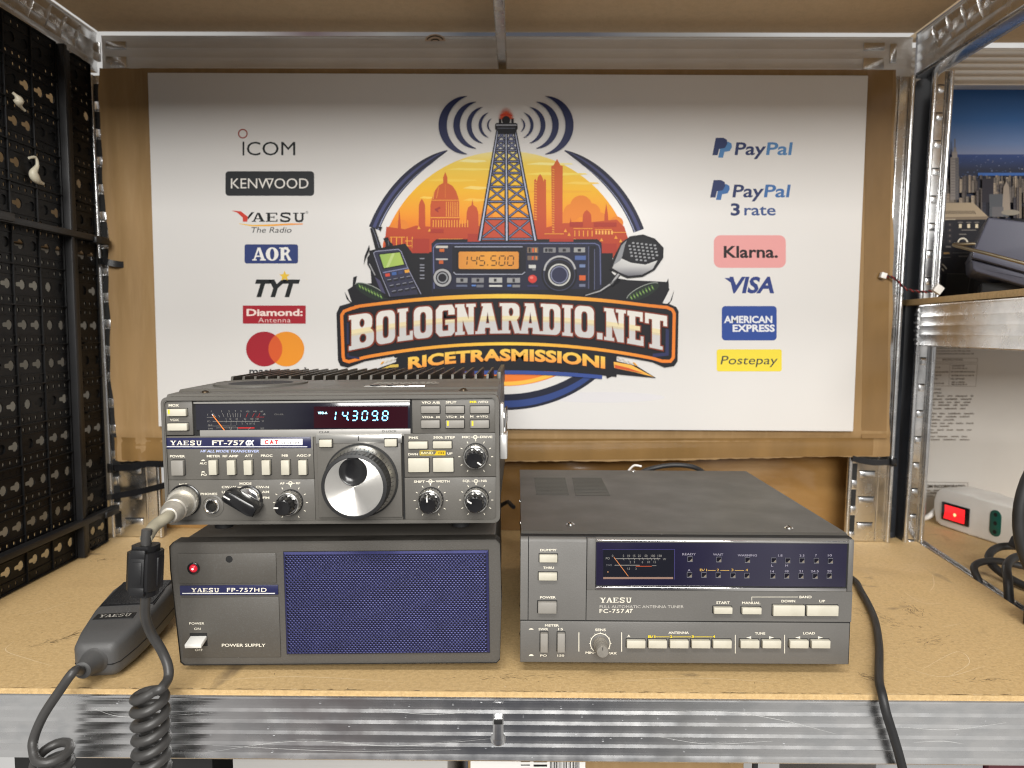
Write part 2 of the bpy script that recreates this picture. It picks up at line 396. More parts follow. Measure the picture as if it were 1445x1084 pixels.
    def slab(s, t, x0, y, W, h, col, gap=.12, cols=None, ex=0.):
        """slab-serif capitals (Y A E S U O R), x0 left, y baseline"""
        n = len(t); cw = W/(n+gap*(n-1))
        for i, ch in enumerate(t):
            c = cols[i] if cols else col; X = x0+i*cw*(1+gap)
            Q = lambda a, b: (X+a*cw, y-b*h)
            R = lambda a0, a1, b0, b1: s.poly([Q(a0, b0), Q(a1, b0), Q(a1, b1), Q(a0, b1)], c)
            Lx = lambda P, wd: s.line([Q(*p) for p in P], wd*cw, c)
            if ch == 'Y': s.poly([Q(.04, 1), Q(.36, 1), Q(.61, .5), Q(.61, .08), Q(.39, .08), Q(.39, .44)], c); s.poly([Q(.96, 1), Q(.8, 1), Q(.53, .5), Q(.61, .42)], c); R(-.04, .42, .9, 1.); R(.66, 1.04, .9, 1); R(.24, .76, 0, .1)
            if ch == 'A': s.poly([Q(.4, 1), Q(.62, 1), Q(.98, .05), Q(.7, .05)], c); s.poly([Q(.4, 1), Q(.5, .9), Q(.2, .05), Q(.06, .05)], c); R(.22, .75, .28, .38); R(-.04, .32, 0, .1); R(.58, 1.06, 0, .1)
            if ch == 'E': R(.12, .36, 0, 1); R(0, .95, .9, 1); R(0, .97, 0, .1); R(.3, .72, .46, .56); R(.85, .95, .74, 1); R(.87, .97, 0, .27); R(.64, .72, .38, .64)
            if ch == 'S': s.line([Q(*p) for p in ((.88, .76), (.8, .92), (.5, .96), (.2, .9), (.16, .7), (.3, .57), (.7, .45), (.85, .3), (.78, .1), (.5, .04), (.2, .09), (.1, .26))], .15*cw, c); R(.82, .92, .7, 1); R(.08, .18, 0, .32)
            if ch == 'U': Lx([(.24, .95), (.24, .3), (.32, .1), (.52, .04), (.72, .1), (.8, .3), (.8, .95)], .17); R(0, .46, .9, 1); R(.6, 1.02, .9, 1)
            if ch == 'O': s.poly([(X+cw*(.5+.52*math.cos(k*math.pi/16)), y-h*(.5+.52*math.sin(k*math.pi/16))) for k in range(32)], c, holes=[[(X+cw*(.5+.18*math.cos(k*math.pi/16)), y-h*(.5+.42*math.sin(k*math.pi/16))) for k in range(32)]])
            if ch == 'R': R(.12, .4, 0, 1); R(0, .5, .93, 1); R(0, .5, 0, .07); s.line([Q(*p) for p in ((.4, .95), (.62, .93), (.76, .75), (.62, .54), (.4, .5))], .2*cw, c); s.poly([Q(.5, .5), Q(.7, .5), Q(1.02, 0), Q(.74, 0)], c)
    def done(s, name, material, parent): return s.build(name, material, parent)
    def cut(s, name, material, parent):
        o = s.build(name, material, parent); s.v, s.f, s.m, s.c, s.sm = [], [], [], [], []; return o
# ================================================================== SETTING: shelving, boards, panels
rnd = random.Random(7)
def perf(mb, outline, holes, h0, h1, mp_, mi=0):
    """a plate with real holes: 2-D outline and holes, thickness h0..h1, mp_(a,b,h)->xyz"""
    loops = [[Vector((a, b, 0)) for a, b in q] for q in [outline, *holes]]
    vs = [(q.x, q.y) for l in loops for q in l]; fs = [list(t) for t in tessellate_polygon(loops)]; n = len(vs)
    V = [mp_(a, b, h0) for a, b in vs]+[mp_(a, b, h1) for a, b in vs]
    Fs = fs+[[i+n for i in f][::-1] for f in fs]; o = 0
    for l in loops:
        for i in range(len(l)): j = (i+1) % len(l); Fs.append([o+i, o+j, n+o+j, n+o+i])
        o += len(l)
    mb.add(V, Fs, mi)

def rib_profile(z0, z1, n=5, d=1.4, lip=3.):
    """sheet-steel beam face from z1 (top) to z0 (bottom): n shallow rolled ribs; y is depth behind the face"""
    P = [(14, z1-1.5), (2.0, z1-.4), (.6, z1), (-.4, z1-.6), (-.6, z1-1.6), (0, z1-lip)]
    H = (z1-lip-z0-3)/n
    for i in range(n):
        t = z1-lip-i*H
        P += [(.0, t-.3), (d*.35, t-H*.10), (d*.8, t-H*.3), (d, t-H*.52), (d*.8, t-H*.75), (d*.3, t-H*.93)]
    P += [(0, z0+2.6), (-.3, z0+1.2), (.3, z0+.2), (1.4, z0), (16, z0+.2)]
    return P

rack = thing('shelving_rack', 'galvanised steel shelving frame holding the brown boards around the radios', 'shelving', Matrix.Translation((0, -.028, 0)))
def local(mb): mb.v = [(x, y+28, z) for x, y, z in mb.v]; return mb
# front lower beam with the punched lug in the middle
b = MB(); b.sweep([(y-28, z) for y, z in rib_profile(-49.2, -3.2, d=.75)], -492, 492); local(b).build('front_beam', GALV, rack)
q = at(703, 1030, 'y', -29)
b = MB(); b.lathe([(5.2, 0), (5.4, .5), (4.6, 1.3), (3.9, 1.6)], (q.x, -28.2, q.z-6.6), n=24)
b.box(q.x-3.7, q.x+3.7, -30.4, -27.6, q.z-7.5, q.z+8.6, 1.6, seg=4)
b.box(q.x-2.9, q.x+2.9, -30.55, -29.2, q.z+4.6, q.z+8.2, .25, mi=1)
local(b).build('punched_lug', [GALV, DARK, DARKREFL], rack)
# lower side and rear beams
for sx, x in ((1, -488.),):
    b = MB(); b.sweep(rib_profile(-49.2, -3.2), -25, 440, T=Matrix(((0, sx, 0, x), (1, 0, 0, 0), (0, 0, 1, 0), (0, 0, 0, 1)))); local(b).build('side_beam', GALV, rack)
# top frame: rear beam, side beams, front beam
b = MB(); b.sweep([(346+y, z) for y, z in rib_profile(537, 586, n=4, d=.35)], -484, 448); local(b).build('rear_beam', GALVD, rack)
for sx, x, yb in ((1, -489., 0), (-1, 453., 0)):
    # the inner face of a side beam looks towards the middle of the bay
    b = MB(); b.sweep([(-y, z) for y, z in rib_profile(543.5, 589, n=4, d=.6)], -27, 345, T=Matrix(((0, sx, 0, x), (1, 0, 0, 0), (0, 0, 1, 0), (0, 0, 0, 1)))); local(b).build('side_beam', GALV, rack)
    for k in range(4):   # the embossed corner dimples
        T = Matrix(((0, -sx, 0, x+sx*.5), (1, 0, 0, 228+k*25), (0, 0, 1, 565), (0, 0, 0, 1)))
        b = MB(); b.lathe([(8, 0), (7, .12), (4, .32), (0, .4)], (0, 0, 0), n=20)
        b.v = [tuple(T @ Vector((v[1], v[0]*.45-v[2]*.8, v[2]*1.9))) for v in b.v]
        local(b).build('embossed_dimple', GALV, rack)
b = MB(); b.sweep([(-28+y, z) for y, z in rib_profile(545, 592)], -492, 492); local(b).build('front_beam', GALV, rack)
b = MB(); b.prism([(-26.2, 589), (-26.2, 542), (-25, 540.6), (-17, 540.6), (-15.8, 542), (-15.8, 546), (-17, 546), (-23.5, 544), (-23.5, 589)], -26, 338, mi=0)
b.box(-25.6, -16.4, 337.6, 340.2, 538, 546, .5)
local(b).build('centre_stiffener', GALV, rack)
for sx in (-1, 1):       # folded corner plates on the rear beam
    x0 = -455 if sx < 0 else 392
    b = MB()
    for dx, dz, w_, h_ in ((0, 546, 24, 16), (0, 570, 24, 9), (30, 556, 8, 22)): b.box(x0+sx*dx, x0+sx*(dx+w_), 344.3, 346.5, dz, dz+h_, .9)
    local(b).build('corner_plate', GALV, rack)
def upright(x0, x1, y, side_x, lean, z0, z1, name='upright', edge=True, sd=60):
    """slotted L post: a flange facing the front between x0..x1 and a side flange running back at side_x"""
    T = Matrix.Translation((side_x, 0, 0)) @ Matrix.Rotation(lean, 4, 'Y') @ Matrix.Translation((-side_x, 0, 0))
    b = MB(); w_ = x1-x0
    b.box(x0, x1, y, y+1.8, z0, z1, .2, T=T)
    zz = z0+14
    while zz < z1-20 and (not edge or zz < 110):
        b.box(x0+w_*.26, x0+w_*.62, y-1.3, y+.4, zz, zz+7.5, .6, T=T); b.box(x0+w_*.24, x0+w_*.64, y-.15, y+.4, zz+7.6, zz+9., 0, mi=1, T=T); zz += 31
    for xe in (x0, x1): b.tube([T @ Vector((xe, y-1.2, z0)), T @ Vector((xe, y-1.2, z1))], 2.9, n=14)
    zz = z0+2
    while edge and zz < z1-20: b.box(x0+3, x0+9, y-2.6, y+.3, zz, zz+9, .5, T=T); b.box(x0+2.8, x0+9.4, y-.2, y+.2, zz+9.2, zz+29, 0, mi=1, T=T); zz += 31  # dark strips between the tabs paint in the shade of the slit
    xs = (x0+x1)/2
    b.box(xs+w_*.2, xs+w_*.24, y-1.3, y-.1, z0, z1, .4, T=T)
    b.box(side_x-.9, side_x+.9, y+2, y+sd, z0, z1, .2, mi=2, T=T)
    return b
b = upright(-484, -427, 334.5, -484, -.012, .5, 537); local(b).build('upright', [GALV, DARK, DARKREFL], rack)
b = upright(389, 437.5, 334.5, 437.5, .011, .5, 538); local(b).build('upright', [GALV, DARK, DARKREFL], rack)

# boards
b = MB(); b.prism([(-487, -26.2), (431, -26.2), (453.5, 140), (484.5, 431), (-487, 431)], -6.6, 0, axis='z', bev=.5)
mainb = tag(b.build('shelf_board', MDF), 'worn brown fibreboard shelf the radios stand on', 'shelf board')
def marks(name, par, strokes, z=None, y=None):
    """scratches and scuffs: thin flat strokes lying on a board (z) or a beam face (y)"""
    q = MB(); q.c = []
    for pts, wd, c in strokes:
        P = [Vector(p) for p in spline([(a, b_, 0) for a, b_ in pts], 6)]; N = len(P); o = len(q.v)
        for i, p in enumerate(P):
            t = (P[min(i+1, N-1)]-P[max(i-1, 0)]).normalized(); n_ = Vector((-t.y, t.x, 0)); ww = wd*(.25+.75*math.sin(math.pi*(i+.5)/N))
            for sg in (1, -1):
                v = p+n_*ww*.5*sg; q.v.append((v.x, v.y, z) if z is not None else (v.x, y, v.y)); q.c.append(c)
            if i: q.f.append([o+2*i-2, o+2*i, o+2*i+1, o+2*i-1]); q.m.append(0); q.sm.append(False)
    return q.build(name, INK, par)
rs = random.Random(11); ST = []
def smear(cx, cy, L, W_, ang, n, c):
    for _ in range(n):
        t, s_ = rs.gauss(0, .33), rs.gauss(0, .33); x, y = cx+L*t*math.cos(ang)-W_*s_*math.sin(ang), cy+L*t*math.sin(ang)+W_*s_*math.cos(ang)
        l = rs.uniform(1.5, 7); a = ang+rs.gauss(0, .35); ST.append(([(x, y), (x+l*.5*math.cos(a), y+l*.5*math.sin(a)+rs.gauss(0, .3)), (x+l*math.cos(a), y+l*math.sin(a))], rs.uniform(.2, .6), c))
for (u, v), L, W_, a, n in (((92, 900), 44, 9, .75, 80), ((145, 790), 16, 5, .2, 26), ((1245, 872), 46, 22, 2.2, 70), ((1290, 862), 26, 16, 1.4, 60), ((1310, 905), 30, 14, .1, 36), ((1232, 958), 16, 6, 2.4, 30), ((1385, 960), 30, 4, .05, 24), ((720, 955), 60, 6, 0, 30)):
    q = at(u, v, 'z', 0); smear(q.x, q.y, L, W_, a, n, (.17, .115, .06))
for pts in (((1300, 945), (1350, 920), (1368, 935), (1340, 955)), ((1316, 810), (1318, 825), (1312, 835)), ((1270, 940), (1330, 955), (1390, 940)), ((1330, 885), (1356, 880)), ((20, 905), (8, 918), (40, 930), (75, 940)), ((30, 870), (60, 862), (96, 850)), ((300, 960), (420, 955), (560, 962)), ((860, 962), (980, 957), (1100, 963)), ((1275, 835), (1300, 850), (1330, 852))):
    P = [at(u, v, 'z', 0) for u, v in pts]; ST.append(([(p.x, p.y) for p in P], .55, (.72, .56, .34)))
for i in range(150): x = rs.uniform(-430, 420); ST.append(([(x, -25.4+rs.uniform(0, 1.2)), (x+rs.uniform(1, 4), -25.2+rs.uniform(0, 1.)), (x+rs.uniform(4, 9), -25.4+rs.uniform(0, 1.))], rs.uniform(.3, .9), rs.choice([(.14, .09, .045), (.22, .14, .07), (.66, .50, .29)])))
for i in range(420): x, y = rs.uniform(-440, 440), rs.uniform(-24, 330); a = rs.uniform(0, 6.28); l = rs.uniform(.6, 2.2); ST.append(([(x, y), (x+l*.5*math.cos(a), y+l*.5*math.sin(a)), (x+l*math.cos(a), y+l*math.sin(a))], rs.uniform(.25, .6), rs.choice([(.18, .12, .06), (.70, .56, .36), (.24, .16, .08)])))
marks('wear_marks', mainb, ST, z=.03)
ST = []
for pts in (((290, 1062), (420, 1046), (560, 1053), (700, 1042)), ((300, 1052), (480, 1060), (650, 1058)), ((880, 1010), (1010, 1004), (1100, 1016), (1180, 1036)), ((1270, 1026), (1340, 1030), (1420, 1020)), ((1290, 1048), (1330, 1046), (1360, 1050)), ((930, 1040), (1000, 1050), (1090, 1046)), ((520, 1000), (600, 1008), (680, 1004)), ((130, 1000), (180, 1012), (300, 1006))):
    P = [at(u, v, 'y', -28.3) for u, v in pts]; ST.append(([(p.x, p.z) for p in P], .24, (.56, .56, .55)))
for i in range(55): x, z = rs.gauss(-60, 150), rs.uniform(-46, -6); ST.append(([(x, z), (x+rs.uniform(.3, .8), z+.1), (x+rs.uniform(.8, 1.6), z)], rs.uniform(.2, .5), (.55, .56, .58)))
o = marks('scratch_marks', rack, ST, y=-28.25); o.location = (0, .028, 0)
b = MB(); b.box(-487, 449.5, -26, 345, 589.6, 597, .4)
tag(b.build('shelf_board', MDFU), 'brown fibreboard shelf overhead seen from below', 'shelf board')

# black perforated side panels
def keyhole(cy, cz, s=1.): # big end towards the rear (+y)
    o = []
    for k in range(9):
        t = math.radians(-128+256*k/8); o.append((cy+2.6+4.9*math.cos(t)*s, cz+4.9*math.sin(t)*s))
    return [(cy-5.4, cz+1.9), (cy-6.4, cz+1.2), (cy-6.4, cz-1.2), (cy-5.4, cz-1.9)]+[(cy-1.0, cz-2.2)]+o+[(cy-1.0, cz+2.2)]
def hole(cy, cz, r=1.75): return [(cy+r*math.cos(k*math.pi/4), cz+r*1.25*math.sin(k*math.pi/4)) for k in range(8)]
def peg(name, label, y0, ny, rows, z0, x, pitch=38.5, seed=1, pl=0.):
    r_ = random.Random(seed); L = ny*pitch
    t = thing(name, label, 'panel', Matrix.Translation((x*MM, y0*MM, z0*MM)))
    mp_ = lambda a, c, h: (h, a, c)
    P = MB(); plug = P; rib = MB()
    for j in range(rows):
        for i in range(ny):
            a, c = i*pitch, j*pitch; H = []
            for k in range(2):
                e = keyhole(a+pitch*(.27+.47*k), c+pitch*.5); H.append(e)
                u_ = r_.random()
                if u_ < .2+pl+(.3 if j > 8 else 0):
                    plug.box(-2.6, -1.4, a+pitch*(.06+.47*k), a+pitch*(.5+.47*k), c+pitch*.33, c+pitch*.67)
                elif u_ < .4+pl+(.3 if j > 8 else 0):
                    plug.box(-2.6, -1.4, a+pitch*(.06+.47*k), a+pitch*(.27+.47*k), c+pitch*.33, c+pitch*.67)
            for k in range(4):
                for dz in (.13, .87):
                    if r_.random() < .85: H.append(hole(a+pitch*(.14+.24*k), c+pitch*dz))
                    else: plug.lathe([(1.75, 0), (1.75, .35), (0, .35)], (.0, a+pitch*(.14+.24*k), c+pitch*dz), d=(1, 0, 0), n=8)
            perf(P, [(a, c), (a+pitch, c), (a+pitch, c+pitch), (a, c+pitch)], H, -1.4, 0, mp_)
            rib.box(-.5, 1.1, a, a+pitch, c+pitch*.235, c+pitch*.255); rib.box(-.5, 1.1, a, a+pitch, c+pitch*.745, c+pitch*.765)
    for j in range(rows+1):
        step = 0 if j % 2 else 6
        rib.box(-.8, 3.0, step, L*.55, j*pitch-.9, j*pitch+.9, .4); rib.box(-.8, 2.2, L*.55, L, j*pitch-.7, j*pitch+.7, .3)
    for i in range(ny+1): rib.box(-.8, 1.9, i*pitch-.8, i*pitch+.8, 0, rows*pitch, .3)
    P.build('panel_sheet', PEG, t); rib.build('rib', PEG, t)
    return t
peg('perforated_panel', 'black plastic tool panel full of keyhole slots, the wide one by the left side', -18.5, 7, 14, 2, -479, seed=3)
peg('perforated_panel', 'narrow strip of black slotted panel between dark channel and steel post', 274, 1, 14, 2, -480.5, pitch=38.5, seed=5, pl=.3)
b = MB(); b.box(-484, -470, 252.2, 258, 1, 541, .8); b.box(-484, -477, 258.1, 273.4, 1, 541, .6)
tag(b.build('channel_strip', BLACK), 'plain black vertical channel between the two slotted panels', 'strip')
for zc, y0, y1, lb in ((345, 60, 318, 'long black ledge across the slotted panels at mid height'), (37, -10, 318, 'low black ledge across the slotted panels just above the shelf')):
    b = MB(); b.box(-476.3, -467, y0, y1, zc, zc+6.5, 1.); b.box(-476.3, -464, y0+40, y0+100, zc+1, zc+9, 1.); b.box(-476.3, -465, y1-30, y1-4, zc-2, zc+5, 1.)
    tag(b.build('ledge', BLACK), lb, 'ledge')
for (u, v), lb, k in (((23, 148), 'small cream plastic peg stuck in slotted panel, the upper squat one', 0), ((45, 245), 'cream plastic hook with a curled neck on slotted panel', 1)):
    q = at(u, v, 'x', -476); b = MB()
    pts = spline([(q.x+2, q.y-7, q.z+9), (q.x+4, q.y-3, q.z+5), (q.x+3, q.y, q.z), (q.x+2.5, q.y+8, q.z-3)]) if k == 0 else spline([(q.x+3, q.y-8, q.z+13), (q.x+5, q.y-1, q.z+15), (q.x+5, q.y+1, q.z+8), (q.x+3, q.y-2, q.z), (q.x+3, q.y+3, q.z-6), (q.x+2, q.y+13, q.z-7)])
    n_ = len(pts); rad = [.78*(1.6+4.0*math.exp(-((i/n_-(.45 if k == 0 else .66))/.2)**2)) for i in range(n_)]
    b.tube(pts, rad, n=12); tag(b.build('peg_hook', IVORY), lb, 'hook')
# cartons in the next bay, seen through the slots
for i, (y0, z0, dy, dz, c, lb) in enumerate([(-20, 0, 130, 150, 'w', 'white carton low behind the slotted panel, nearest'), (112, 0, 110, 200, 'g', 'grey-brown carton low behind the middle of slotted panel'), (224, 0, 390, 180, 'g', 'grey-brown carton low behind the steel post'), (-20, 151, 150, 160, 'b', 'brown carton on top of the nearest white carton'), (112+20, 201, 100, 150, 'w', 'white carton on top of the grey-brown carton'), (236, 181, 380, 170, 'g', 'grey-brown carton on top of the low one by the post'), (-20, 312, 160, 270, 'g', 'topmost grey-brown carton behind the near slots'), (142, 352, 470, 240, 'b', 'topmost brown carton behind the far slots')]):
    b = MB(); b.box(-760, -592-7*(i % 3), y0+.5, y0+dy-.5, z0, z0+dz-.6, 1.)
    tag(b.build('carton', {'w': mat('pale_carton', (.52, .50, .46), .6, var=.4, vscale=14), 'g': mat('drab_carton', (.36, .33, .27), .7, var=.4, vscale=14), 'b': CARD}[c]), lb, 'carton')
b = MB(); b.box(-960, -500, -26, 640, -8, -.6, .4); tag(b.build('shelf_board', MDF), 'brown fibreboard shelf of the next bay behind the slotted panels', 'shelf board')

# cardboard sheet behind the sign
def sheet(x0, x1, z0, z1, nx, nz, fy, edge, th=3.):
    b = MB(); V = []
    for s_ in (0, 1):
        for j in range(nz+1):
            for i in range(nx+1):
                a, c = i/nx, j/nz; x = x0+(x1-x0)*a; z = z0+(z1-z0)*c
                x, z = edge(x, z, a, c); V.append((x, fy(a, c)+s_*th, z))
    N = (nx+1)*(nz+1); Fc = []
    for j in range(nz):
        for i in range(nx):
            p = j*(nx+1)+i; Fc += [(p, p+1, p+nx+2, p+nx+1), (N+p, N+p+nx+1, N+p+nx+2, N+p+1)]
    rim = [i for i in range(nx+1)]+[j*(nx+1)+nx for j in range(1, nz+1)]+[nz*(nx+1)+i for i in range(nx-1, -1, -1)]+[j*(nx+1) for j in range(nz-1, 0, -1)]
    for k in range(len(rim)): p, q2 = rim[k], rim[(k+1) % len(rim)]; Fc.append((p, N+p, N+q2, q2))
    b.add(V, Fc, 0, True); return b
def wob(t, *fr): return sum(math.sin(t*f+f*1.7)*k for f, k in fr)
def c_edge(x, z, a, c):
    x += (1-a)**9*(wob(c*10, (1.1, 1.3), (2.7, .9), (6.1, .5))+(1-c)*3)+a**9*(wob(c*9, (1.3, .9), (3.9, .7))+(1-c)*13)
    dz = (1-c)**10*(wob(a*20, (.7, .7), (2.9, .3), (9.3, .35), (23, .35))+11*a**2 + (2.5 if .28 < a < .36 else 0))
    return x, z+dz
def c_y(a, c):
    L_ = max(0, (.11-a)/.11)
    y = 322.6+L_*(2.2*math.sin(a*180)+wob(c*8, (1.2, .8)))+max(0, (.18-c)/.18)**2*4*(.5+.5*math.sin(a*9))
    y += -1.6*math.exp(-((c-.075)/.012)**2)+1.3*math.exp(-((c-.055)/.01)**2)
    return max(322.4, min(y, 328.5))
cs = tag(sheet(-475, 418, 93, 541, 150, 80, c_y, c_edge).build('cardboard_sheet', CARD), 'large brown cardboard sheet with a torn lower edge behind the white sign', 'cardboard')
TAPE = mat('brown_packing_tape', (.23, .135, .05), .2, var=.25, vscale=30, bump=.5, bscale=70, stretch=(1, 1, .3))
sheet(-474, 412, 94.5, 122, 150, 6, lambda a, c: c_y(a, (1.5+c*27)/448)-.35, lambda x, z, a, c: (x, z+11*a**2*(1-c*.6)), th=.25).build('packing_tape', TAPE, cs)
sheet(386, 415, 126, 540, 6, 60, lambda a, c: c_y(.965+a*.032, (33+c*414)/448)-.35, lambda x, z, a, c: (x+(1-c)*11, z), th=.25).build('packing_tape', TAPE, cs)
# staples/holes and the film-wrapped carton
FILM = layered('film_wrapped_carton', (.26, .145, .05), [((.19, .10, .032), 9, (1, 1, 2), .4, .65, .8), ((.33, .21, .10), 6, (1, 1, 6), .58, .7, .7)], rough=.16, bump=1., bscale=26, bstretch=(.5, 1, 1.6))
b = MB()
nx, nz = 90, 14
def film_y(x, z): return 373+1.8*math.sin(x*.05+z*.11)*math.sin(x*.021)+1.2*math.sin((x+z*2.2)*.16)*(.5+.5*math.sin(x*.013))
V = [(-440+i*868/nx, film_y(-440+i*868/nx, z_), z_) for z_ in [.4+j*122/nz for j in range(nz+1)] for i in range(nx+1)]
b.add(V, [(j*(nx+1)+i, j*(nx+1)+i+1, (j+1)*(nx+1)+i+1, (j+1)*(nx+1)+i) for j in range(nz) for i in range(nx)], 0, True)
b.box(-440, 428, 378.5, 560, .4, 122.4)
tag(b.build('carton', FILM), 'brown carton under wrinkled clear film standing behind the antenna tuner', 'carton')

# cable ties on the posts
def strap(name, pts, wd, th, lb, closed=False):
    P = [Vector(p) for p in spline(pts, 8)]; b = MB(); vs = []; fs = []
    for i, p in enumerate(P):
        t = (P[min(i+1, len(P)-1)]-P[max(i-1, 0)]).normalized(); up = Vector((0, 0, 1)); up = (up-t*up.dot(t)).normalized(); n_ = t.cross(up)
        vs += [p+up*wd/2-n_*th/2, p-up*wd/2-n_*th/2, p-up*wd/2+n_*th/2, p+up*wd/2+n_*th/2]
        if i:
            o = 4*(i-1)
            fs += [(o+k, o+(k+1) % 4, o+4+(k+1) % 4, o+4+k) for k in range(4)]
    fs += [(0, 1, 2, 3), (len(vs)-1, len(vs)-2, len(vs)-3, len(vs)-4)]
    b.add(vs, fs); q2 = P[0]; b.box(q2.x-3, q2.x+4, q2.y-4, q2.y+3, q2.z-wd*.75, q2.z+wd*.75, .8)
    return tag(b.build(name, BLACKG), lb, 'cable tie')
def A(u, v, y): return tuple(at(u, v, 'y', y))
strap('cable_tie', [A(128, 369, 322), A(146, 369, 315), A(160, 372, 317), A(177, 374, 324)], 7, 1.2, 'short black cable tie round the left post at mid height')
strap('cable_tie', [A(157, 660, 326), A(180, 660, 327), A(205, 655, 326), A(233, 655, 321)], 7.5, 1.4, 'black cable tie on left post just under the cardboard sheet')
strap('cable_tie', [A(140, 704, 322), A(175, 698, 325), A(205, 692, 316), A(240, 683, 300)], 7, 1.4, 'longest black cable tie running from left post behind the transceiver')
strap('cable_tie', [A(1259, 652, 327), A(1235, 653, 327), A(1215, 650, 326), A(1203, 647, 325)], 6.5, 1.4, 'black cable tie on the right post under the cardboard corner')
# maker's sticker on the rear beam
pz = Pose(-480, 344.6, 540)
k = Ink(pz, y=0.); k.zoom(560, 0, 4.817)
k.poly([(190+70-70*math.cos(t), 280-48*math.sin(t)) for t in [math.pi*j/16 for j in range(17)]], (214, 190, 165))
k.layer(); k.ring(260, 285, 58, 8, (20, 16, 14), 200, 340, ry=40); k.ring(260, 285, 30, 9, (20, 16, 14), 205, 335, ry=18)
for j in range(9):
    t = math.radians(205+j*16); k.txt('LO DI BASE'[j], 260+50*math.cos(t), 287+34*math.sin(t)+4, 9, (214, 190, 165), rot=t+math.pi/2)
o = k.done('sticker', INK, rack); o.matrix_world = pz.world()

# ================================================================== things below the shelf, cut by the frame
b = MB(); b.box(-487, 520, -20, 431, -388, -380, .5); tag(b.build('shelf_board', MDF), 'lowest brown fibreboard shelf carrying the cartons under the radios', 'shelf board')
def low_box(u0, u1, y, z1, m_, lb, name='carton'):
    x0 = at(u0, 1082, 'y', y).x; x1 = at(u1, 1082, 'y', y).x; b = MB(); b.box(x0, x1, y, y+190, -379.8, z1, 1.2)
    return tag(b.build(name, m_), lb, 'carton')
low_box(328, 632, 14, -58, mat('white_carton', (.45, .44, .42), .6, var=.12, vscale=9), 'plain white carton under the shelf below the power supply')
lo = low_box(660, 1050, 18, -58, CARD, 'brown carton with white barcode label under the shelf')
low_box(1236, 1388, 16, -62, mat('grey_carton', (.34, .345, .35), .55, var=.15, vscale=9), 'pale grey box under right end of the shelf')
low_box(1395, 1560, 12, -58, mat('maroon_carton', (.09, .008, .016), .5, var=.3, vscale=9), 'dark red box at far right under the shelf')
low_box(20, 300, 60, -66, mat('black_carton', (.012, .012, .012), .6, var=.3, vscale=9), 'black box in the shade under left end of the shelf')
pz = Pose(-60, 18, -60); k = Ink(pz, y=-.3)
k.rect(664, 1071, 826, 1130, (232, 230, 226)); k.layer()
u = 776
while u < 818: w_ = rnd.choice([.8, 1.2, 1.8]); k.rect(u, 1073, u+w_, 1125, (18, 18, 18)); u += w_+rnd.choice([.9, 1.3])
for j in range(5): k.rect(735, 1074+j*5, 748, 1075.6+j*5, (60, 60, 60)); k.rect(753, 1073+j*6, 772, 1076+j*6, (30, 30, 30))
o = k.done('barcode_label', INK, lo); o.matrix_world = pz.world()
b = MB(); b.tube(spline([(at(1062, 1084, 'y', 8).x, 8, -90), (at(1062, 1084, 'y', 8).x+1, 6, -70), (at(1062, 1078, 'y', 8).x, 10, -40), (at(1062, 1078, 'y', 8).x, 40, -20)]), 2.2); tag(b.build('cable', RUB), 'thin black cable hanging just under the shelf edge', 'cable')
# ================================================================== THE SHOP SIGN
SP = Pose(-417.5, 316, 136.3, tilt=-.0018)
sign = thing('shop_sign', 'big white printed board with round radio tower emblem and two columns of logos', 'sign', SP.world())
b = MB(); b.box(0, 801.5, 0, 5.6, 0, 397.6, .5)
b.build('board', layered('white_pvc_board', (.665, .65, .63), [((.63, .615, .595), 5, (1, 1, 1), .45, .7, .5)], rough=.38, bump=.03, bscale=300), sign)
G = .92
def new(): return Ink(SP, y=-.05, gain=G)
def gold(u, v): # bright in the middle, orange at both ends
    t = min(1, abs(u-720)/640); return (240-15*t, 200-75*t, 70-25*t)
NV = (34, 36, 56); BK = (24, 24, 30); HL = (120, 126, 160)
# ---- emblem: ring, sky, skyline, tower, waves
k = new(); k.zoom(470, 120, 2.949)
k.oval(1120, 1300, 260, 22, (208, 206, 208))
k.layer()
CX, CY = 719.6, 808
for a0, a1, fl in ((201, 245.5, 1), (340, 294.5, 0)):
    k.ring(CX, CY, 588, lambda t: 46*(1-t**5*.9), NV, a0, a1); k.layer(-.05)
    k.ring(CX, CY, 590, lambda t: 13*(1-t**3*.95), (66, 70, 112), a0, a1); k.layer(-.05)
    k.ring(CX, CY, 571, lambda t: 4*(1-t), (150, 155, 185), a0, a1); k.layer(.1)
# lower rim under the banner
k.ring(CX-3, 800, 556, lambda t: 50+16*math.sin(math.pi*t), (26, 30, 48), 20, 150, ry=520); k.layer(-.05)
k.ring(CX-3, 800, 562, lambda t: 24*math.sin(math.pi*t)+4, (46, 66, 122), 24, 146, ry=528); k.layer(-.05)
k.ring(CX-3, 800, 474, 50, lambda u, v: (225, 120-max(0, v-1240)*.4, 45), 20, 160, ry=428); k.layer(-.03)
k.ring(CX-3, 800, 476, 16, (238, 180, 70), 20, 160, ry=443); k.layer(.13)
def sky(u, v):
    S_ = [(270, (244, 232, 170)), (330, (242, 208, 84)), (440, (243, 186, 46)), (540, (236, 150, 40)), (640, (222, 105, 42)), (720, (190, 72, 44))]
    for (v0, c0), (v1, c1) in zip(S_, S_[1:]):
        if v <= v1: t = max(0, (v-v0)/(v1-v0)); return tuple(a+(b_-a)*t for a, b_ in zip(c0, c1))
    return S_[-1][1]
arc = [(CX+533*math.cos(math.radians(a)), CY+533*math.sin(math.radians(a))) for a in range(196, 345, 3)]
k.poly(arc+[(1235, 720), (205, 720)], sky, bands=[330, 440, 540, 640]); k.layer()
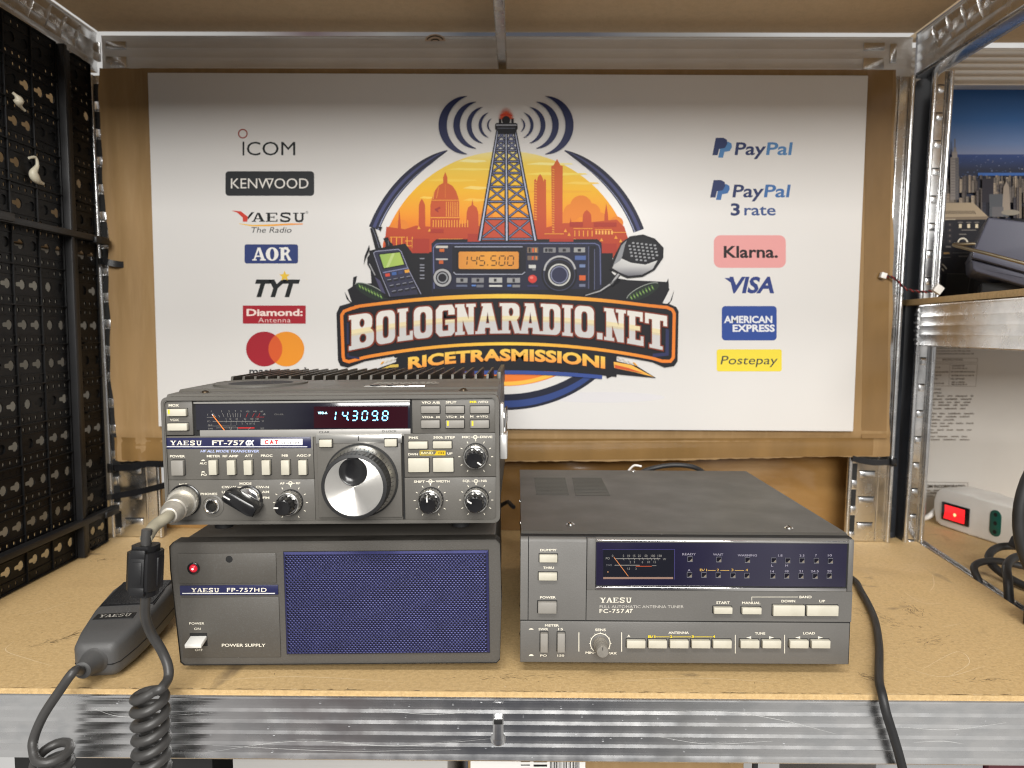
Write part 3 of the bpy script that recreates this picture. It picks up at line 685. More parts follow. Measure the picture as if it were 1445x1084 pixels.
for x0, x1, y, h, c in ((520, 640, 318, 9, (250, 238, 165)), (800, 1000, 330, 8, (250, 236, 150)), (470, 660, 352, 7, (248, 222, 110)), (790, 1060, 372, 9, (248, 222, 100)), (380, 600, 398, 8, (246, 206, 80)), (960, 1110, 410, 8, (247, 208, 90)), (540, 650, 430, 10, (248, 218, 120)), (770, 1080, 445, 9, (240, 176, 50)), (360, 420, 470, 7, (248, 208, 90)), (540, 640, 480, 9, (244, 196, 80))):
    k.poly([(x0, y), (x0+(x1-x0)*.3, y-h), (x1-10, y-h*.5), (x1, y), (x0+(x1-x0)*.6, y+h*.6)], c)
k.layer()
CL = (226, 132, 46)
for cx, cy, r in ((1032, 505, 46), (995, 530, 36), (1075, 530, 38), (960, 555, 26), (1110, 560, 30), (1180, 575, 28), (640, 540, 26), (610, 560, 24), (285, 590, 30), (250, 610, 28)): k.oval(cx, cy, r, r, CL, n=18)
k.layer()
BR = (188, 78, 42); B2 = (204, 96, 44)
def silh(u, v): t = min(1, max(0, (v-380)/280)); return (206-28*t, 98-32*t, 44-2*t)
k.poly([(222, 590), (300, 600), (345, 585), (405, 590), (560, 575), (620, 590), (860, 600), (960, 575), (1060, 572), (1180, 560), (1212, 590), (1228, 640), (1228, 720), (208, 720)], silh, bands=[600, 640])
k.poly([(405, 640), (405, 500), (412, 470), (424, 440), (440, 418), (458, 408), (458, 385), (467, 362), (476, 385), (476, 408), (497, 420), (512, 442), (522, 472), (526, 500), (528, 640)], silh, bands=[420, 480, 560])
k.poly([(356, 620), (357, 500), (362, 485), (369, 474), (377, 485), (383, 500), (384, 620)], silh, bands=[520])
k.poly([(554, 600), (556, 530), (562, 510), (576, 500), (580, 476), (584, 500), (598, 510), (604, 530), (606, 600)], silh, bands=[530])
k.poly([(268, 610), (272, 560), (275, 514), (280, 560), (284, 610)], silh)
k.poly([(835, 660), (837, 396), (843, 390), (848, 402), (852, 384), (862, 370), (871, 384), (876, 402), (880, 390), (886, 396), (888, 660)], silh, bands=[450, 560])
k.poly([(912, 660), (908, 338), (918, 334), (924, 322), (932, 308), (940, 322), (946, 334), (956, 338), (954, 660)], silh, bands=[400, 500, 600])
k.poly([(1038, 580), (1040, 540), (1046, 528), (1056, 520), (1066, 528), (1074, 540), (1076, 580)], silh)
k.poly([(1128, 590), (1130, 540), (1137, 492), (1144, 540), (1147, 590)], silh)
k.poly([(985, 585), (988, 550), (994, 585)], silh)
k.layer()
YL = (232, 158, 60)
for x in range(470, 528, 9): k.rect(x, 486, x+3, 548, YL)
k.rect(408, 478, 526, 481, YL); k.rect(406, 550, 528, 554, YL)
for x in range(415, 560, 11): k.rect(x, 562, x+4, 592, YL)
k.line([(420, 445), (416, 475)], 4, YL); k.line([(440, 424), (430, 472)], 4, (222, 130, 52)); k.line([(467, 412), (467, 470)], 3, (214, 116, 50)); k.line([(425, 520), (446, 510)], 9, (160, 52, 44)); k.line([(425, 517), (438, 528)], 6, (150, 48, 44))
for y in range(404, 560, 11): k.line([(838, y), (848, y+3)], 4, YL)
for y in range(350, 620, 10): k.line([(912, y), (921, y+3)], 4, YL)
for x0, x1, y in ((236, 300, 632), (300, 380, 648), (250, 330, 668), (440, 540, 640), (560, 600, 655), (1000, 1080, 596), (1090, 1160, 600), (1165, 1220, 612), (880, 960, 618), (960, 1010, 640)): k.rect(x0, y, x1, y+3, YL)
for x in list(range(240, 330, 22))+list(range(1004, 1080, 18)): k.rect(x, 632 if x < 400 else 606, x+4, 680 if x < 400 else 630, YL)
for x in range(1092, 1160, 13): k.rect(x, 606, x+7, 622, (238, 176, 90))
for x, y in ((960, 612), (975, 628), (1010, 655), (1050, 662), (1110, 650), (1170, 640), (1190, 655), (600, 640), (395, 610), (350, 600)): k.poly([(x, y), (x+7, y-14), (x+14, y)], YL)
for x0, y0, x1, y1 in ((405, 600, 460, 616), (985, 570, 1040, 590), (1085, 572, 1180, 590), (330, 640, 400, 700), (560, 620, 610, 690), (900, 640, 1000, 690), (1090, 660, 1180, 700)): k.rect(x0, y0, x1, y1, (166, 56, 42))
k.layer()
def pt(side, t): # a point on a tower leg, t=0 top
    return ((685-75*t) if side < 0 else (757+85*t) if side > 0 else 720+3*t, 190+458*t)
lv = [0, .095, .18, .28, .385, .51, .645, .80, .985]
k.poly([pt(-1, .80), pt(1, .80), pt(1, 1), pt(-1, 1)], (186, 74, 50)); k.layer()
for wd, c in ((11, BK), (4.2, HL)):
    for t0, t1 in zip(lv, lv[1:]):
        for sd in (-1, 1):
            k.line([pt(0, t0), pt(sd, t1)], wd*.85, c); k.line([pt(sd, t0), pt(0, t1)], wd*.85, c)
    for t in lv: k.line([pt(-1, t), pt(1, t)], wd, c)
    k.layer(-.05)
for sd in (-1, 1, 0):
    k.line([pt(sd, -.02), pt(sd, 1.)], lambda t: 13+6*t, BK); k.layer(-.04); k.line([pt(sd, 0), pt(sd, 1.)], lambda t: 4+3*t, (176, 182, 205)); k.layer(.04)
k.layer(-.1)
k.rect(674, 158, 768, 190, BK, 10); k.rect(684, 190, 760, 204, BK); k.layer(-.05); k.rect(678, 164, 764, 170, (150, 152, 160), 2); k.rect(684, 178, 758, 182, (90, 92, 104)); k.rect(690, 140, 700, 158, BK); k.rect(742, 140, 752, 158, BK); k.layer(-.05)
st = []
for j in range(44):
    a = math.pi*(1.0+j/43*1.0)*1.0; r = 38 if j % 2 == 0 else 20
    st.append((720+r*math.cos(a)*.95, 142+r*1.45*math.sin(a)*.95))
k.poly(st, (214, 84, 44)); k.layer(-.04); k.oval(720, 146, 17, 17, (26, 24, 28)); k.oval(720, 128, 26, 9, (196, 62, 38), 180, 360)
WV = (46, 52, 88)
for cx, r, wd, a in ((578, 122, 34, 80), (612, 98, 27, 80), (644, 78, 20, 74), (668, 56, 13, 68), (676, 32, 7, 60)):
    for sg in (1, -1):
        c_ = cx if sg > 0 else 1440-cx; aa = 180 if sg > 0 else 0
        k.ring(c_, 167, r, lambda t: wd*max(.03, math.sin(math.pi*t))**.8, WV, aa-a, aa+a, ry=r)
k.done('emblem_ring', INK, sign)

# ---- radio set, hand-held, microphone
k = new(); k.layer(-.65); k.zoom(470, 320, 2.949)
k.poly([(80, 320), (60, 262), (95, 240), (160, 235), (150, 100), (215, 85), (300, 70), (330, 110), (410, 105), (410, 70), (430, 52), (1100, 52), (1120, 70), (1120, 110), (1165, 105), (1160, 190), (1185, 215), (1230, 222), (1390, 230), (1400, 262), (1370, 320), (720, 300)], BK)
for pts_ in (((75, 320), (48, 270), (56, 300), (90, 322)), ((80, 262), (84, 210), (100, 205), (92, 240)), ((1400, 320), (1420, 262), (1410, 305), (1385, 325)), ((1375, 262), (1395, 215), (1398, 250))): k.poly(pts_, BK)
k.layer()
for cx, cy, fl in ((160, 272, 1), (1290, 272, -1)):
    P = []
    for j in range(24):
        a = 2*math.pi*j/24; x, y = 75*math.cos(a), 24*math.sin(a); t = math.radians(26*fl)
        P.append((cx+x*math.cos(t)-y*math.sin(t), cy+x*math.sin(t)+y*math.cos(t)))
    k.poly(P, (34, 44, 38)); k.layer(-.04); k.line(P[12:23] if fl > 0 else P[13:24], 3, (150, 156, 150))
    for j in range(8):
        t = math.radians(26*fl); x = -55+j*14; p = (cx+x*math.cos(t), cy+x*math.sin(t)); k.line([(p[0]-4, p[1]-10), (p[0]+5, p[1]+9)], 6, (78, 110, 62)); k.line([(p[0]-2, p[1]-3), (p[0]+3, p[1]+4)], 4, (140, 172, 92))
    k.layer(.04)
k.layer()
k.zoom(600, 330, 5.558)
k.rect(52, 62, 1385, 480, NV, 30); k.layer(-.05)
k.line([(70, 440), (64, 110), (85, 82), (120, 76), (1330, 76), (1362, 90), (1372, 120), (1376, 400)], 7, (104, 110, 150)); k.rect(1290, 95, 1340, 470, (24, 24, 34), 8); k.rect(1325, 120, 1332, 440, (86, 90, 120)); k.rect(1278, 100, 1285, 470, (80, 84, 112)); k.poly([(60, 480), (60, 430), (700, 445), (1290, 430), (1290, 480)], (26, 26, 34))
k.layer(-.05); k.rect(212, 92, 790, 326, (24, 24, 36), 24); k.line([(222, 300), (240, 318), (760, 318), (784, 300)], 7, (160, 164, 180)); k.rect(230, 98, 765, 106, (150, 155, 175), 3)
k.layer(-.05); k.rect(244, 128, 752, 290, (18, 18, 24), 22); k.layer(-.05); k.rect(262, 140, 734, 276, lambda u, v: (226-abs(u-500)*.06, 156-abs(u-500)*.07, 60), 14, cols=[380, 500, 620]); k.layer(-.05)
def seven(k, ch, x, y, w_, h_, t, c, sl=.08):
    seg = {'0': 'abcdef', '1': 'bc', '2': 'abged', '3': 'abgcd', '4': 'fgbc', '5': 'afgcd', '6': 'afgedc', '7': 'abc', '8': 'abcdefg', '9': 'abcdfg'}[ch]
    P = {'a': ((0, 1), (1, 1)), 'b': ((1, 1), (1, .5)), 'c': ((1, .5), (1, 0)), 'd': ((0, 0), (1, 0)), 'e': ((0, .5), (0, 0)), 'f': ((0, 1), (0, .5)), 'g': ((0, .5), (1, .5))}
    for q in seg:
        (a0, b0), (a1, b1) = P[q]; g = t*.55
        x0, y0, x1, y1 = x+a0*w_+sl*b0*h_, y-b0*h_, x+a1*w_+sl*b1*h_, y-b1*h_
        L = math.hypot(x1-x0, y1-y0); dx, dy = (x1-x0)/L*g, (y1-y0)/L*g
        nx, ny = -dy/g*t/2, dx/g*t/2; x0 += dx; y0 += dy; x1 -= dx; y1 -= dy; mx, my = dx*.8, dy*.8
        k.poly([(x0-mx*.2, y0-my*.2), (x0+mx+nx, y0+my+ny), (x1-mx+nx, y1-my+ny), (x1+mx*.2, y1+my*.2), (x1-mx-nx, y1-my-ny), (x0+mx-nx, y0+my-ny)], c)
for ch, x in (('1', 282), ('4', 358), ('5', 420), ('5', 512), ('0', 578), ('0', 645)): seven(k, ch, x, 248, 44, 74, 8, (56, 44, 26))
k.rect(486, 240, 494, 249, (56, 44, 26))
k.layer(-.05)
for cx, cy, rs in ((135, 345, ((76, (20, 20, 26)), (70, (168, 168, 170)), (52, (30, 30, 36)), (42, (150, 152, 156)), (32, (24, 24, 32)))), (1052, 322, ((140, (20, 20, 28)), (126, (60, 62, 84)), (118, (26, 26, 34)), (88, (196, 196, 192)), (76, (40, 42, 56)), (68, (130, 134, 160)), (60, (46, 48, 74))))):
    for r, c in rs: k.oval(cx, cy, r, r, c); k.layer(-.03)
k.ring(1056, 300, 122, 14, (176, 176, 178), 185, 350); k.layer(-.03)
bt = [(84, 94, 178, 112, (196, 192, 184)), (112, 118, 150, 142, (196, 100, 50)), (84, 194, 178, 206, (180, 178, 176)), (108, 208, 142, 236, (190, 92, 50)), (800, 106, 886, 150, (120, 104, 92)), (812, 112, 826, 145, (30, 28, 28)), (840, 112, 852, 145, (214, 84, 40)), (862, 112, 874, 145, (220, 150, 70)), (802, 172, 886, 208, (110, 96, 88)), (836, 176, 850, 204, (214, 84, 40)), (866, 176, 878, 204, (210, 120, 60)), (812, 244, 868, 270, (200, 200, 196)), (840, 270, 866, 288, (120, 120, 124)), (928, 108, 1024, 148, (130, 130, 134)), (940, 116, 960, 142, (40, 40, 46)), (966, 116, 1000, 142, (56, 56, 62)), (1046, 108, 1136, 146, (120, 120, 124)), (1078, 118, 1104, 140, (40, 40, 44)), (1166, 108, 1254, 146, (156, 156, 156)), (1196, 118, 1222, 140, (40, 40, 44)), (1174, 172, 1260, 206, (78, 100, 156)), (1210, 240, 1256, 264, (112, 130, 170)), (1208, 326, 1258, 366, (206, 96, 50)), (1208, 394, 1256, 416, (110, 116, 140)), (244, 346, 332, 384, (140, 140, 142)), (276, 352, 300, 376, (40, 40, 46)), (364, 346, 460, 384, (130, 130, 134)), (402, 352, 424, 376, (40, 40, 46)), (500, 344, 604, 384, (176, 176, 174)), (538, 352, 560, 376, (50, 50, 54)), (642, 346, 744, 384, (150, 150, 152)), (684, 350, 704, 380, (50, 50, 54)), (244, 400, 330, 416, (96, 104, 130)), (364, 400, 398, 412, (92, 130, 196)), (402, 400, 458, 420, (110, 112, 122)), (502, 402, 604, 416, (206, 206, 202)), (644, 400, 676, 414, (84, 122, 196)), (684, 400, 744, 420, (130, 130, 134)), (800, 402, 886, 416, (52, 54, 92))]
for q in bt: k.rect(*q[:4], q[4], 3)
k.oval(842, 354, 34, 32, (206, 62, 54)); k.layer(-.03); k.oval(834, 344, 14, 11, (228, 120, 108))
for y in (190, 240, 262, 285, 320, 345): k.rect(-42, y, -6, y+9, (140, 142, 154), 2)
k.layer(-.05)
# hand-held
k.zoom(500, 320, 9.033)
k.poly([(200, 24), (232, 4), (262, 14), (352, 282), (268, 292)], BK); k.poly([(368, 152), (400, 138), (432, 136), (446, 180), (490, 225), (505, 262), (398, 268), (400, 215)], BK)
k.poly([(165, 395), (225, 312), (270, 285), (575, 256), (615, 285), (640, 330), (865, 880), (380, 900), (300, 720), (165, 480)], BK); k.poly([(120, 490), (130, 380), (190, 230), (195, 290), (140, 420)], BK); k.poly([(300, 0), (356, 0), (330, 62)], BK)
k.layer(-.05)
k.poly([(250, 330), (300, 300), (560, 275), (598, 312), (815, 860), (470, 895)], (50, 51, 72)); k.poly([(262, 640), (330, 690), (400, 860), (340, 830)], (72, 70, 98))
k.line([(232, 20), (275, 130), (318, 270)], 9, (100, 104, 118)); k.line([(290, 215), (330, 205)], 7, (84, 80, 110)); k.line([(190, 470), (265, 620)], 14, (150, 150, 152)); k.line([(430, 175), (440, 235)], 8, (100, 102, 112))
k.layer(-.05)
k.line([(245, 335), (270, 315), (560, 288), (596, 315), (690, 545), (850, 860)], 9, (150, 152, 176)); k.line([(245, 335), (350, 640), (455, 890)], 10, (140, 142, 160)); k.line([(365, 585), (690, 525)], 12, (128, 132, 168))
k.poly([(300, 345), (590, 312), (655, 490), (365, 548)], (26, 27, 34)); k.layer(-.05)
k.poly([(322, 356), (580, 328), (634, 480), (378, 528)], lambda u, v: (150+(u-320)*.06, 182+(u-320)*.03, 92)); k.layer(-.04); k.poly([(480, 340), (520, 336), (440, 514), (400, 522)], (184, 204, 128))
for x, y, c in ((392, 600, (206, 74, 56)), (476, 582, (66, 98, 160)), (556, 568, (54, 62, 100)), (640, 552, (222, 158, 60))): k.poly([(x, y), (x+58, y-8), (x+64, y+30), (x+6, y+38)], c)
for r in range(3):
    for c in range(4):
        x, y = 412+r*32+c*82-(r*2), 672+r*72-c*14; k.poly([(x, y), (x+62, y-10), (x+72, y+26), (x+12, y+38)], (32, 32, 40)); k.line([(x+6, y+8), (x+58, y-2)], 8, (142, 144, 160))
# hand microphone
k.layer(-.05); k.zoom(470, 320, 2.949)
k.line([(1190, 195), (1160, 235), (1110, 268), (1050, 286)], 17, BK); k.layer(-.03); k.line([(1190, 195), (1160, 235), (1110, 268), (1050, 286)], lambda t: 9-6*t, (168, 168, 170))
for j in range(8): t = j/8; k.line([(1152+36*t, 222-26*t+14), (1166+36*t, 222-26*t+26)], 3, BK)
k.layer(-.03)
MH = [(1152, 178), (1166, 130), (1200, 66), (1236, 40), (1290, 32), (1340, 50), (1376, 88), (1374, 130), (1340, 180), (1290, 208), (1225, 214), (1196, 200)]
k.poly(MH, BK); k.layer(-.04); k.poly([(1162, 172), (1184, 125), (1240, 150), (1300, 158), (1350, 140), (1330, 176), (1285, 200), (1228, 205), (1196, 192)], lambda u, v: (206-max(0, v-160)*2.2, 206-max(0, v-160)*2.2, 204-max(0, v-160)*2.)); k.poly([(1166, 160), (1200, 78), (1222, 56), (1205, 120), (1196, 140)], (140, 142, 146)); k.layer(-.04)
k.poly([(1205, 118), (1216, 72), (1250, 48), (1300, 44), (1345, 66), (1362, 96), (1340, 130), (1290, 148), (1235, 140)], (30, 31, 36)); k.layer(-.04)
for j in range(6):
    for i in range(7):
        x, y = 1226+i*18+j*3, 62+j*14+i*2
        if ((x-1286)/70)**2+((y-98)/44)**2 < 1: k.rect(x, y, x+10, y+7, (150, 152, 156), 2)
k.done('emblem_radios', INK, sign)

# ---- banner
k = new(); k.layer(-1.55); k.zoom(470, 320, 2.949)
def tp(x): return 288+52*((x-720)/690)**2
def bt_(x): return 488+78*((x-720)/690)**2
XS = [20+i*1415/40 for i in range(41)]
band = lambda x0, x1, ft, fb: ([(x, ft(x)) for x in [x0+(x1-x0)*i/40 for i in range(41)]]+[(x, fb(x)) for x in [x1-(x1-x0)*i/40 for i in range(41)]])
# lower ribbon with its pointed tails
k.poly([(150, 606), (190, 588), (270, 560), (282, 540), (1165, 540), (1170, 556), (1265, 580), (1345, 630), (1180, 614), (1140, 632), (1130, 600), (300, 600), (262, 600)], BK)
k.poly(band(262, 1180, lambda x: 488+60*((x-720)/690)**2, lambda x: 596+66*((x-720)/690)**2), BK); k.layer(-.04)
k.line([(x, 606+60*((x-720)/690)**2) for x in range(280, 1160, 40)], 16, (52, 74, 140)); k.layer(-.03)
k.poly([(178, 602), (235, 586), (272, 584), (272, 572), (240, 575)], (206, 176, 80)); k.poly([(1168, 562), (1240, 575), (1335, 626), (1260, 606), (1170, 588)], (236, 176, 76)); k.poly([(1172, 574), (1230, 588), (1300, 612), (1235, 600), (1172, 588)], (196, 84, 44))
for j in range(4): k.poly([(196+j*18, 574-j*6), (206+j*18, 570-j*6), (214+j*18, 560-j*5), (204+j*18, 562-j*5)], (214, 206, 190) if j else (226, 160, 60)); k.poly([(1180+j*22, 540+j*8), (1190+j*22, 542+j*8), (1202+j*22, 556+j*8), (1192+j*22, 554+j*8)], (214, 206, 196) if j < 3 else (226, 160, 60))
k.layer(-.05)
k.poly([(x, y) for x, y in [(14, 360), (28, 330), (70, 318)]]+[(x, tp(x)-14) for x in range(110, 1340, 40)]+[(1400, 322), (1428, 334), (1438, 352), (1434, 560), (1420, 580), (1380, 586)]+[(x, bt_(x)+15) for x in range(1330, 100, -40)]+[(60, 586), (30, 578), (20, 556)], BK); k.layer(-.04)
fr_ = [(36, 368), (46, 352), (72, 342)]+[(x, tp(x)+2) for x in range(110, 1340, 40)]+[(1390, 336), (1412, 346), (1420, 362), (1416, 545), (1404, 560), (1370, 560)]+[(x, bt_(x)-1) for x in range(1330, 100, -40)]+[(66, 562), (46, 556), (42, 542)]
k.line(fr_, 13, gold, closed=True); k.layer(-.03)
k.line([(x, tp(x)+1) for x in range(90, 1390, 26)], lambda t: 9+9*math.sin(math.pi*t), gold); k.layer(-.03)
k.line([(1392, 372), (1390, 530), (1330, 536)], 14, (44, 48, 86)); k.line([(60, 380), (62, 540), (110, 548)], 8, (40, 44, 76)); k.layer(-.05)
# heavy slab lettering that follows the arch
def ltop(x): return 318+53*((x-725)/660)**2
def lbot(x): return 444+70*((x-725)/650)**2
def silver(u, v):
    t = (v-ltop(u))/(lbot(u)-ltop(u))
    return (222, 218, 212) if t < .42 else (232, 214, 150) if t < .55 else (198, 196, 194)
LET = [('B', 66, 170), ('O', 180, 258), ('L', 270, 332), ('O', 336, 413), ('G', 428, 506), ('N', 510, 592), ('A', 594, 692), ('R', 695, 780), ('A', 776, 866), ('D', 866, 946), ('I', 954, 997), ('O', 1006, 1086), ('.', 1096, 1124), ('N', 1130, 1217), ('E', 1226, 1292), ('T', 1298, 1390)]
def heavy(ch, x0, x1, e, col):
    w_ = x1-x0
    ax, az = e/w_, e/130
    mp2 = lambda a, c: (x0+a*w_, lbot(x0+a*w_)+(ltop(x0+a*w_)-lbot(x0+a*w_))*c)
    def P(pts, holes=()):
        bands = None
        if e: k.poly([mp2(*p) for p in pts], col, holes=[[mp2(*p) for p in h] for h in holes]); return
        # split where the silver changes tone: three stacked tones of one polygon
        old = k.tri
        k.poly(pts2(pts), col, holes=[pts2(h) for h in holes])
    def pts2(q): return [mp2(*p) for p in q]
    def R(a0, a1, c0, c1): P([(a0-ax, c0-az), (a1+ax, c0-az), (a1+ax, c1+az), (a0-ax, c1+az)])
    def rr(a0, a1, c0, c1, ra, rc, n=5):
        o = []
        for ca, cc, s_ in ((a1-ra, c1-rc, 0), (a0+ra, c1-rc, 90), (a0+ra, c0+rc, 180), (a1-ra, c0+rc, 270)):
            for j in range(n+1): t = math.radians(s_+90*j/n); o.append((ca+ra*math.cos(t), cc+rc*math.sin(t)))
        return o
    def O(a0, a1, c0, c1, t, tc, l=True):
        P(rr(a0-ax, a1+ax, c0-az, c1+az, .3 if l else .3, .2), [rr(a0+t+ax, a1-t-ax, c0+tc+az, c1-tc-az, max(.04, .12-ax), max(.05, .14-az))])
    if ch == 'O': O(0, 1, 0, 1, .34, .17)
    if ch == 'B': R(.1, .42, 0, 1); R(0, .5, .88, 1); R(0, .5, 0, .12); O(.12, .93, .46, 1., .30, .14); O(.12, 1., 0, .56, .30, .15)
    if ch == 'L': R(.1, .55, 0, 1); R(-.02, .68, .9, 1); R(-.02, 1, 0, .15); R(.8, 1., 0, .28)
    if ch == 'G':
        O(0, 1, 0, 1, .34, .17) if False else None
        P([(1+ax, .68-az), (1+ax, .84), (.86, 1+az), (.2, 1+az), (-ax, .86), (-ax, .14), (.2, -az), (.84, -az), (1+ax, .12), (1+ax, .52+az), (.5-ax, .52+az), (.5-ax, .36-az), (.66-ax, .36-az), (.66-ax, .17+az), (.36+ax, .17+az), (.34+ax, .24), (.34+ax, .78), (.4, .83-az), (.66-ax, .83-az), (.66-ax, .68-az)])
    if ch == 'N': R(.08, .36, 0, 1); R(.66, .92, 0, 1); P([(.08-ax, 1+az), (.40+ax, 1+az), (.92+ax, -az), (.62-ax, -az)]); R(-.02, .44, .9, 1); R(-.02, .46, 0, .1); R(.54, 1.02, .9, 1)
    if ch == 'A': P([(.34-ax, 1+az), (.66+ax, 1+az), (.96+ax, -az), (.64-ax, -az), (.5+ax*.2, .72-az), (.36+ax, -az), (.04-ax, -az)]); R(.28, .72, .2, .34); R(-.02, .40, 0, .09); R(.6, 1.02, 0, .09); R(.24, .6, .91, 1)
    if ch == 'R': R(.1, .42, 0, 1); R(-.02, .5, .9, 1); R(-.02, .5, 0, .1); O(.12, .95, .42, 1., .3, .15); P([(.5-ax, .5), (.8+ax, .5), (1.+ax, .02-az), (.72-ax, -az)])
    if ch == 'D': R(.1, .42, 0, 1); R(-.02, .4, .9, 1); R(-.02, .4, 0, .1); O(.1, 1, 0, 1, .32, .15)
    if ch == 'I': R(.2, .8, 0, 1); R(0, 1, .9, 1); R(0, 1, 0, .1)
    if ch == '.': R(.1, .9, 0, .2)
    if ch == 'E': R(.1, .48, 0, 1); R(-.02, .95, .85, 1); R(-.02, 1, 0, .15); R(.4, .78, .43, .57); R(.78, .95, .72, 1); R(.82, 1., 0, .28)
    if ch == 'T': R(.32, .68, 0, 1); R(0, 1, .84, 1); R(0, .17, .7, 1); R(.83, 1, .7, 1); R(.2, .8, 0, .1)
class Split:  # route polygons through tone bands
    pass
_poly = k.poly
def toned(pts, col, holes=(), **kw):
    if col != 'SILVER': return _poly(pts, col, holes=holes, **kw)
    loops = [[Vector((a, b_, 0)) for a, b_ in q] for q in [pts, *holes]]
    vs = [(q.x, q.y) for l in loops for q in l]; tris = [[vs[i] for i in t] for t in tessellate_polygon(loops)]
    rel = lambda p: (p[1]-ltop(p[0]))/(lbot(p[0])-ltop(p[0]))
    def clip(T, b_, sg):
        o = []
        for i in range(len(T)):
            p, q = T[i], T[(i+1) % len(T)]; dp, dq = sg*(rel(p)-b_), sg*(rel(q)-b_)
            if dp >= 0: o.append(p)
            if dp*dq < 0: t = dp/(dp-dq); o.append((p[0]+(q[0]-p[0])*t, p[1]+(q[1]-p[1])*t))
        return o
    y0 = k.k
    for lo, hi, c in ((-9, .42, (224, 220, 213)), (.42, .54, (228, 214, 172)), (.54, .60, (212, 200, 170)), (.60, 9, (200, 198, 196))):
        V = []; Fc = []
        for T in tris:
            Q = clip(T, lo, 1); Q = clip(Q, hi, -1) if len(Q) >= 3 else Q
            if len(Q) >= 3: Fc.append(list(range(len(V), len(V)+len(Q)))); V += Q
        k.k = y0
        if Fc: k.tri(V, Fc, c)
    k.k = y0+1
k.poly = toned
for ch, x0, x1 in LET: heavy(ch, x0, x1, 9, (16, 14, 18))
k.layer(-.35)
for ch, x0, x1 in LET: heavy(ch, x0, x1, 5, (124, 50, 30))
k.layer(-.35)
for ch, x0, x1 in LET: heavy(ch, x0, x1, 0, 'SILVER')
k.layer(-.35)
k.xf = lambda u, v: (u, v+34*((u-720)/410)**2-.004*(u-720))
gr = lambda u, v: (236, 196-max(0, min(1, (v-515)/50))*52, 84-max(0, min(1, (v-515)/50))*20)
k.txt('RICETRASMISSIONI', 722, 556, 44, gr, wd=820, bold=.045, sp=1.02)
k.xf = None
k.done('emblem_banner', INK, sign)

# ---- left column of logos
TX = (26, 30, 32)
k = new(); k.zoom(290, 160, 2.85)
k.ring(150, 82, 17, 5, (150, 62, 50)); k.rect(149, 114, 156, 170, TX); k.txt('COM', 166, 169, 54, TX, wd=195, al='L'); k.cut('printed_logo', INK, sign)
k.rect(80, 233, 437, 332, (42, 44, 47), 14); k.layer(); k.txt('KENWOOD', 258, 302, 40, (224, 220, 214), wd=312); k.rect(243, 262, 268, 266, (224, 220, 214)); k.cut('printed_logo', INK, sign)
k.slab('AESU', 188, 436, 212, 36, TX); k.poly([(104, 391), (142, 394), (170, 416), (168, 436), (150, 436), (150, 420), (128, 400)], (196, 62, 48)); k.poly([(170, 416), (184, 398), (196, 397), (170, 428)], TX); k.ring(408, 398, 4, 2, (90, 90, 90), n=10)
k.line([(136, 444), (190, 452), (270, 450), (340, 446), (392, 445)], lambda t: 2+9*t*(1.1-t)*2, lambda u, v: (232, 190-(u-136)*.18, 70)); k.txt('The Radio', 262, 480, 22, (56, 58, 60), wd=164, shear=.25); k.cut('printed_logo', INK, sign)
k.rect(157, 527, 372, 604, (46, 60, 112), 9); k.layer(); k.slab('AOR', 190, 592, 156, 52, (228, 226, 222), gap=.08); k.cut('printed_logo', INK, sign)
k.txt('TYT', 272, 735, 62, TX, wd=176, bold=.05, shear=.3)
k.poly([(318+(22 if j % 2 == 0 else 10)*math.sin(j*math.pi/5), 655-(22 if j % 2 == 0 else 10)*math.cos(j*math.pi/5)) for j in range(10)], (224, 186, 62)); k.cut('printed_logo', INK, sign)
k.rect(150, 773, 403, 846, (160, 32, 46)); k.layer(); k.txt('Diamond:', 278, 814, 26, (236, 214, 206), wd=226, bold=.03); k.txt('Antenna', 277, 841, 19, (222, 190, 186), wd=130, sp=1.1); k.cut('printed_logo', INK, sign)
k.oval(236, 948, 73, 70, (156, 34, 46)); k.layer(); k.oval(325, 948, 72, 70, (224, 142, 42)); k.layer()
lens = [p for p in [(236+73*math.cos(math.radians(a)), 948+70*math.sin(math.radians(a))) for a in range(-52, 53, 4)]]+[(325+72*math.cos(math.radians(a)), 948+70*math.sin(math.radians(a))) for a in range(128, 233, 4)]
k.poly(lens, (206, 88, 44)); k.layer(); k.txt('mastercard', 290, 1053, 31, (44, 46, 48), wd=228, bold=.015)
k.done('printed_logo', INK, sign)

# ---- right column
k = new(); k.zoom(980, 170, 2.931)
N1, B1 = (44, 56, 98), (78, 128, 178)
for dx, dy, c2 in ((0, 0, B1), (-9, 175, (64, 108, 164))):
    def pp(x, y, s_, c): k.poly([(x+14*s_, y), (x+46*s_, y), (x+60*s_, y+8*s_), (x+62*s_, y+24*s_), (x+52*s_, y+42*s_), (x+28*s_, y+46*s_), (x+22*s_, y+72*s_), (x, y+72*s_)], c)
    pp(98+dx, 88+dy, .92, c2); k.layer(-.05); pp(74+dx, 72+dy, 1., N1); k.layer(.05)
    k.txt('Pay', 166+dx, 142+dy, 50, N1, wd=126, al='L', bold=.02, shear=.14); k.txt('Pal', 296+dx, 142+dy, 50, c2, wd=104, al='L', bold=.02, shear=.14)
    if not dy: k.cut('printed_logo', INK, sign)
k.txt('3', 150, 392, 47, N1, wd=38, al='L', bold=.03); k.txt('rate', 206, 392, 44, (60, 82, 132), wd=130, al='L', bold=.015); k.cut('printed_logo', INK, sign)
k.rect(80, 475, 378, 610, (222, 156, 154), 28); k.layer(); k.txt('Klarna.', 233, 567, 46, (40, 34, 36), wd=224, bold=.025); k.cut('printed_logo', INK, sign)
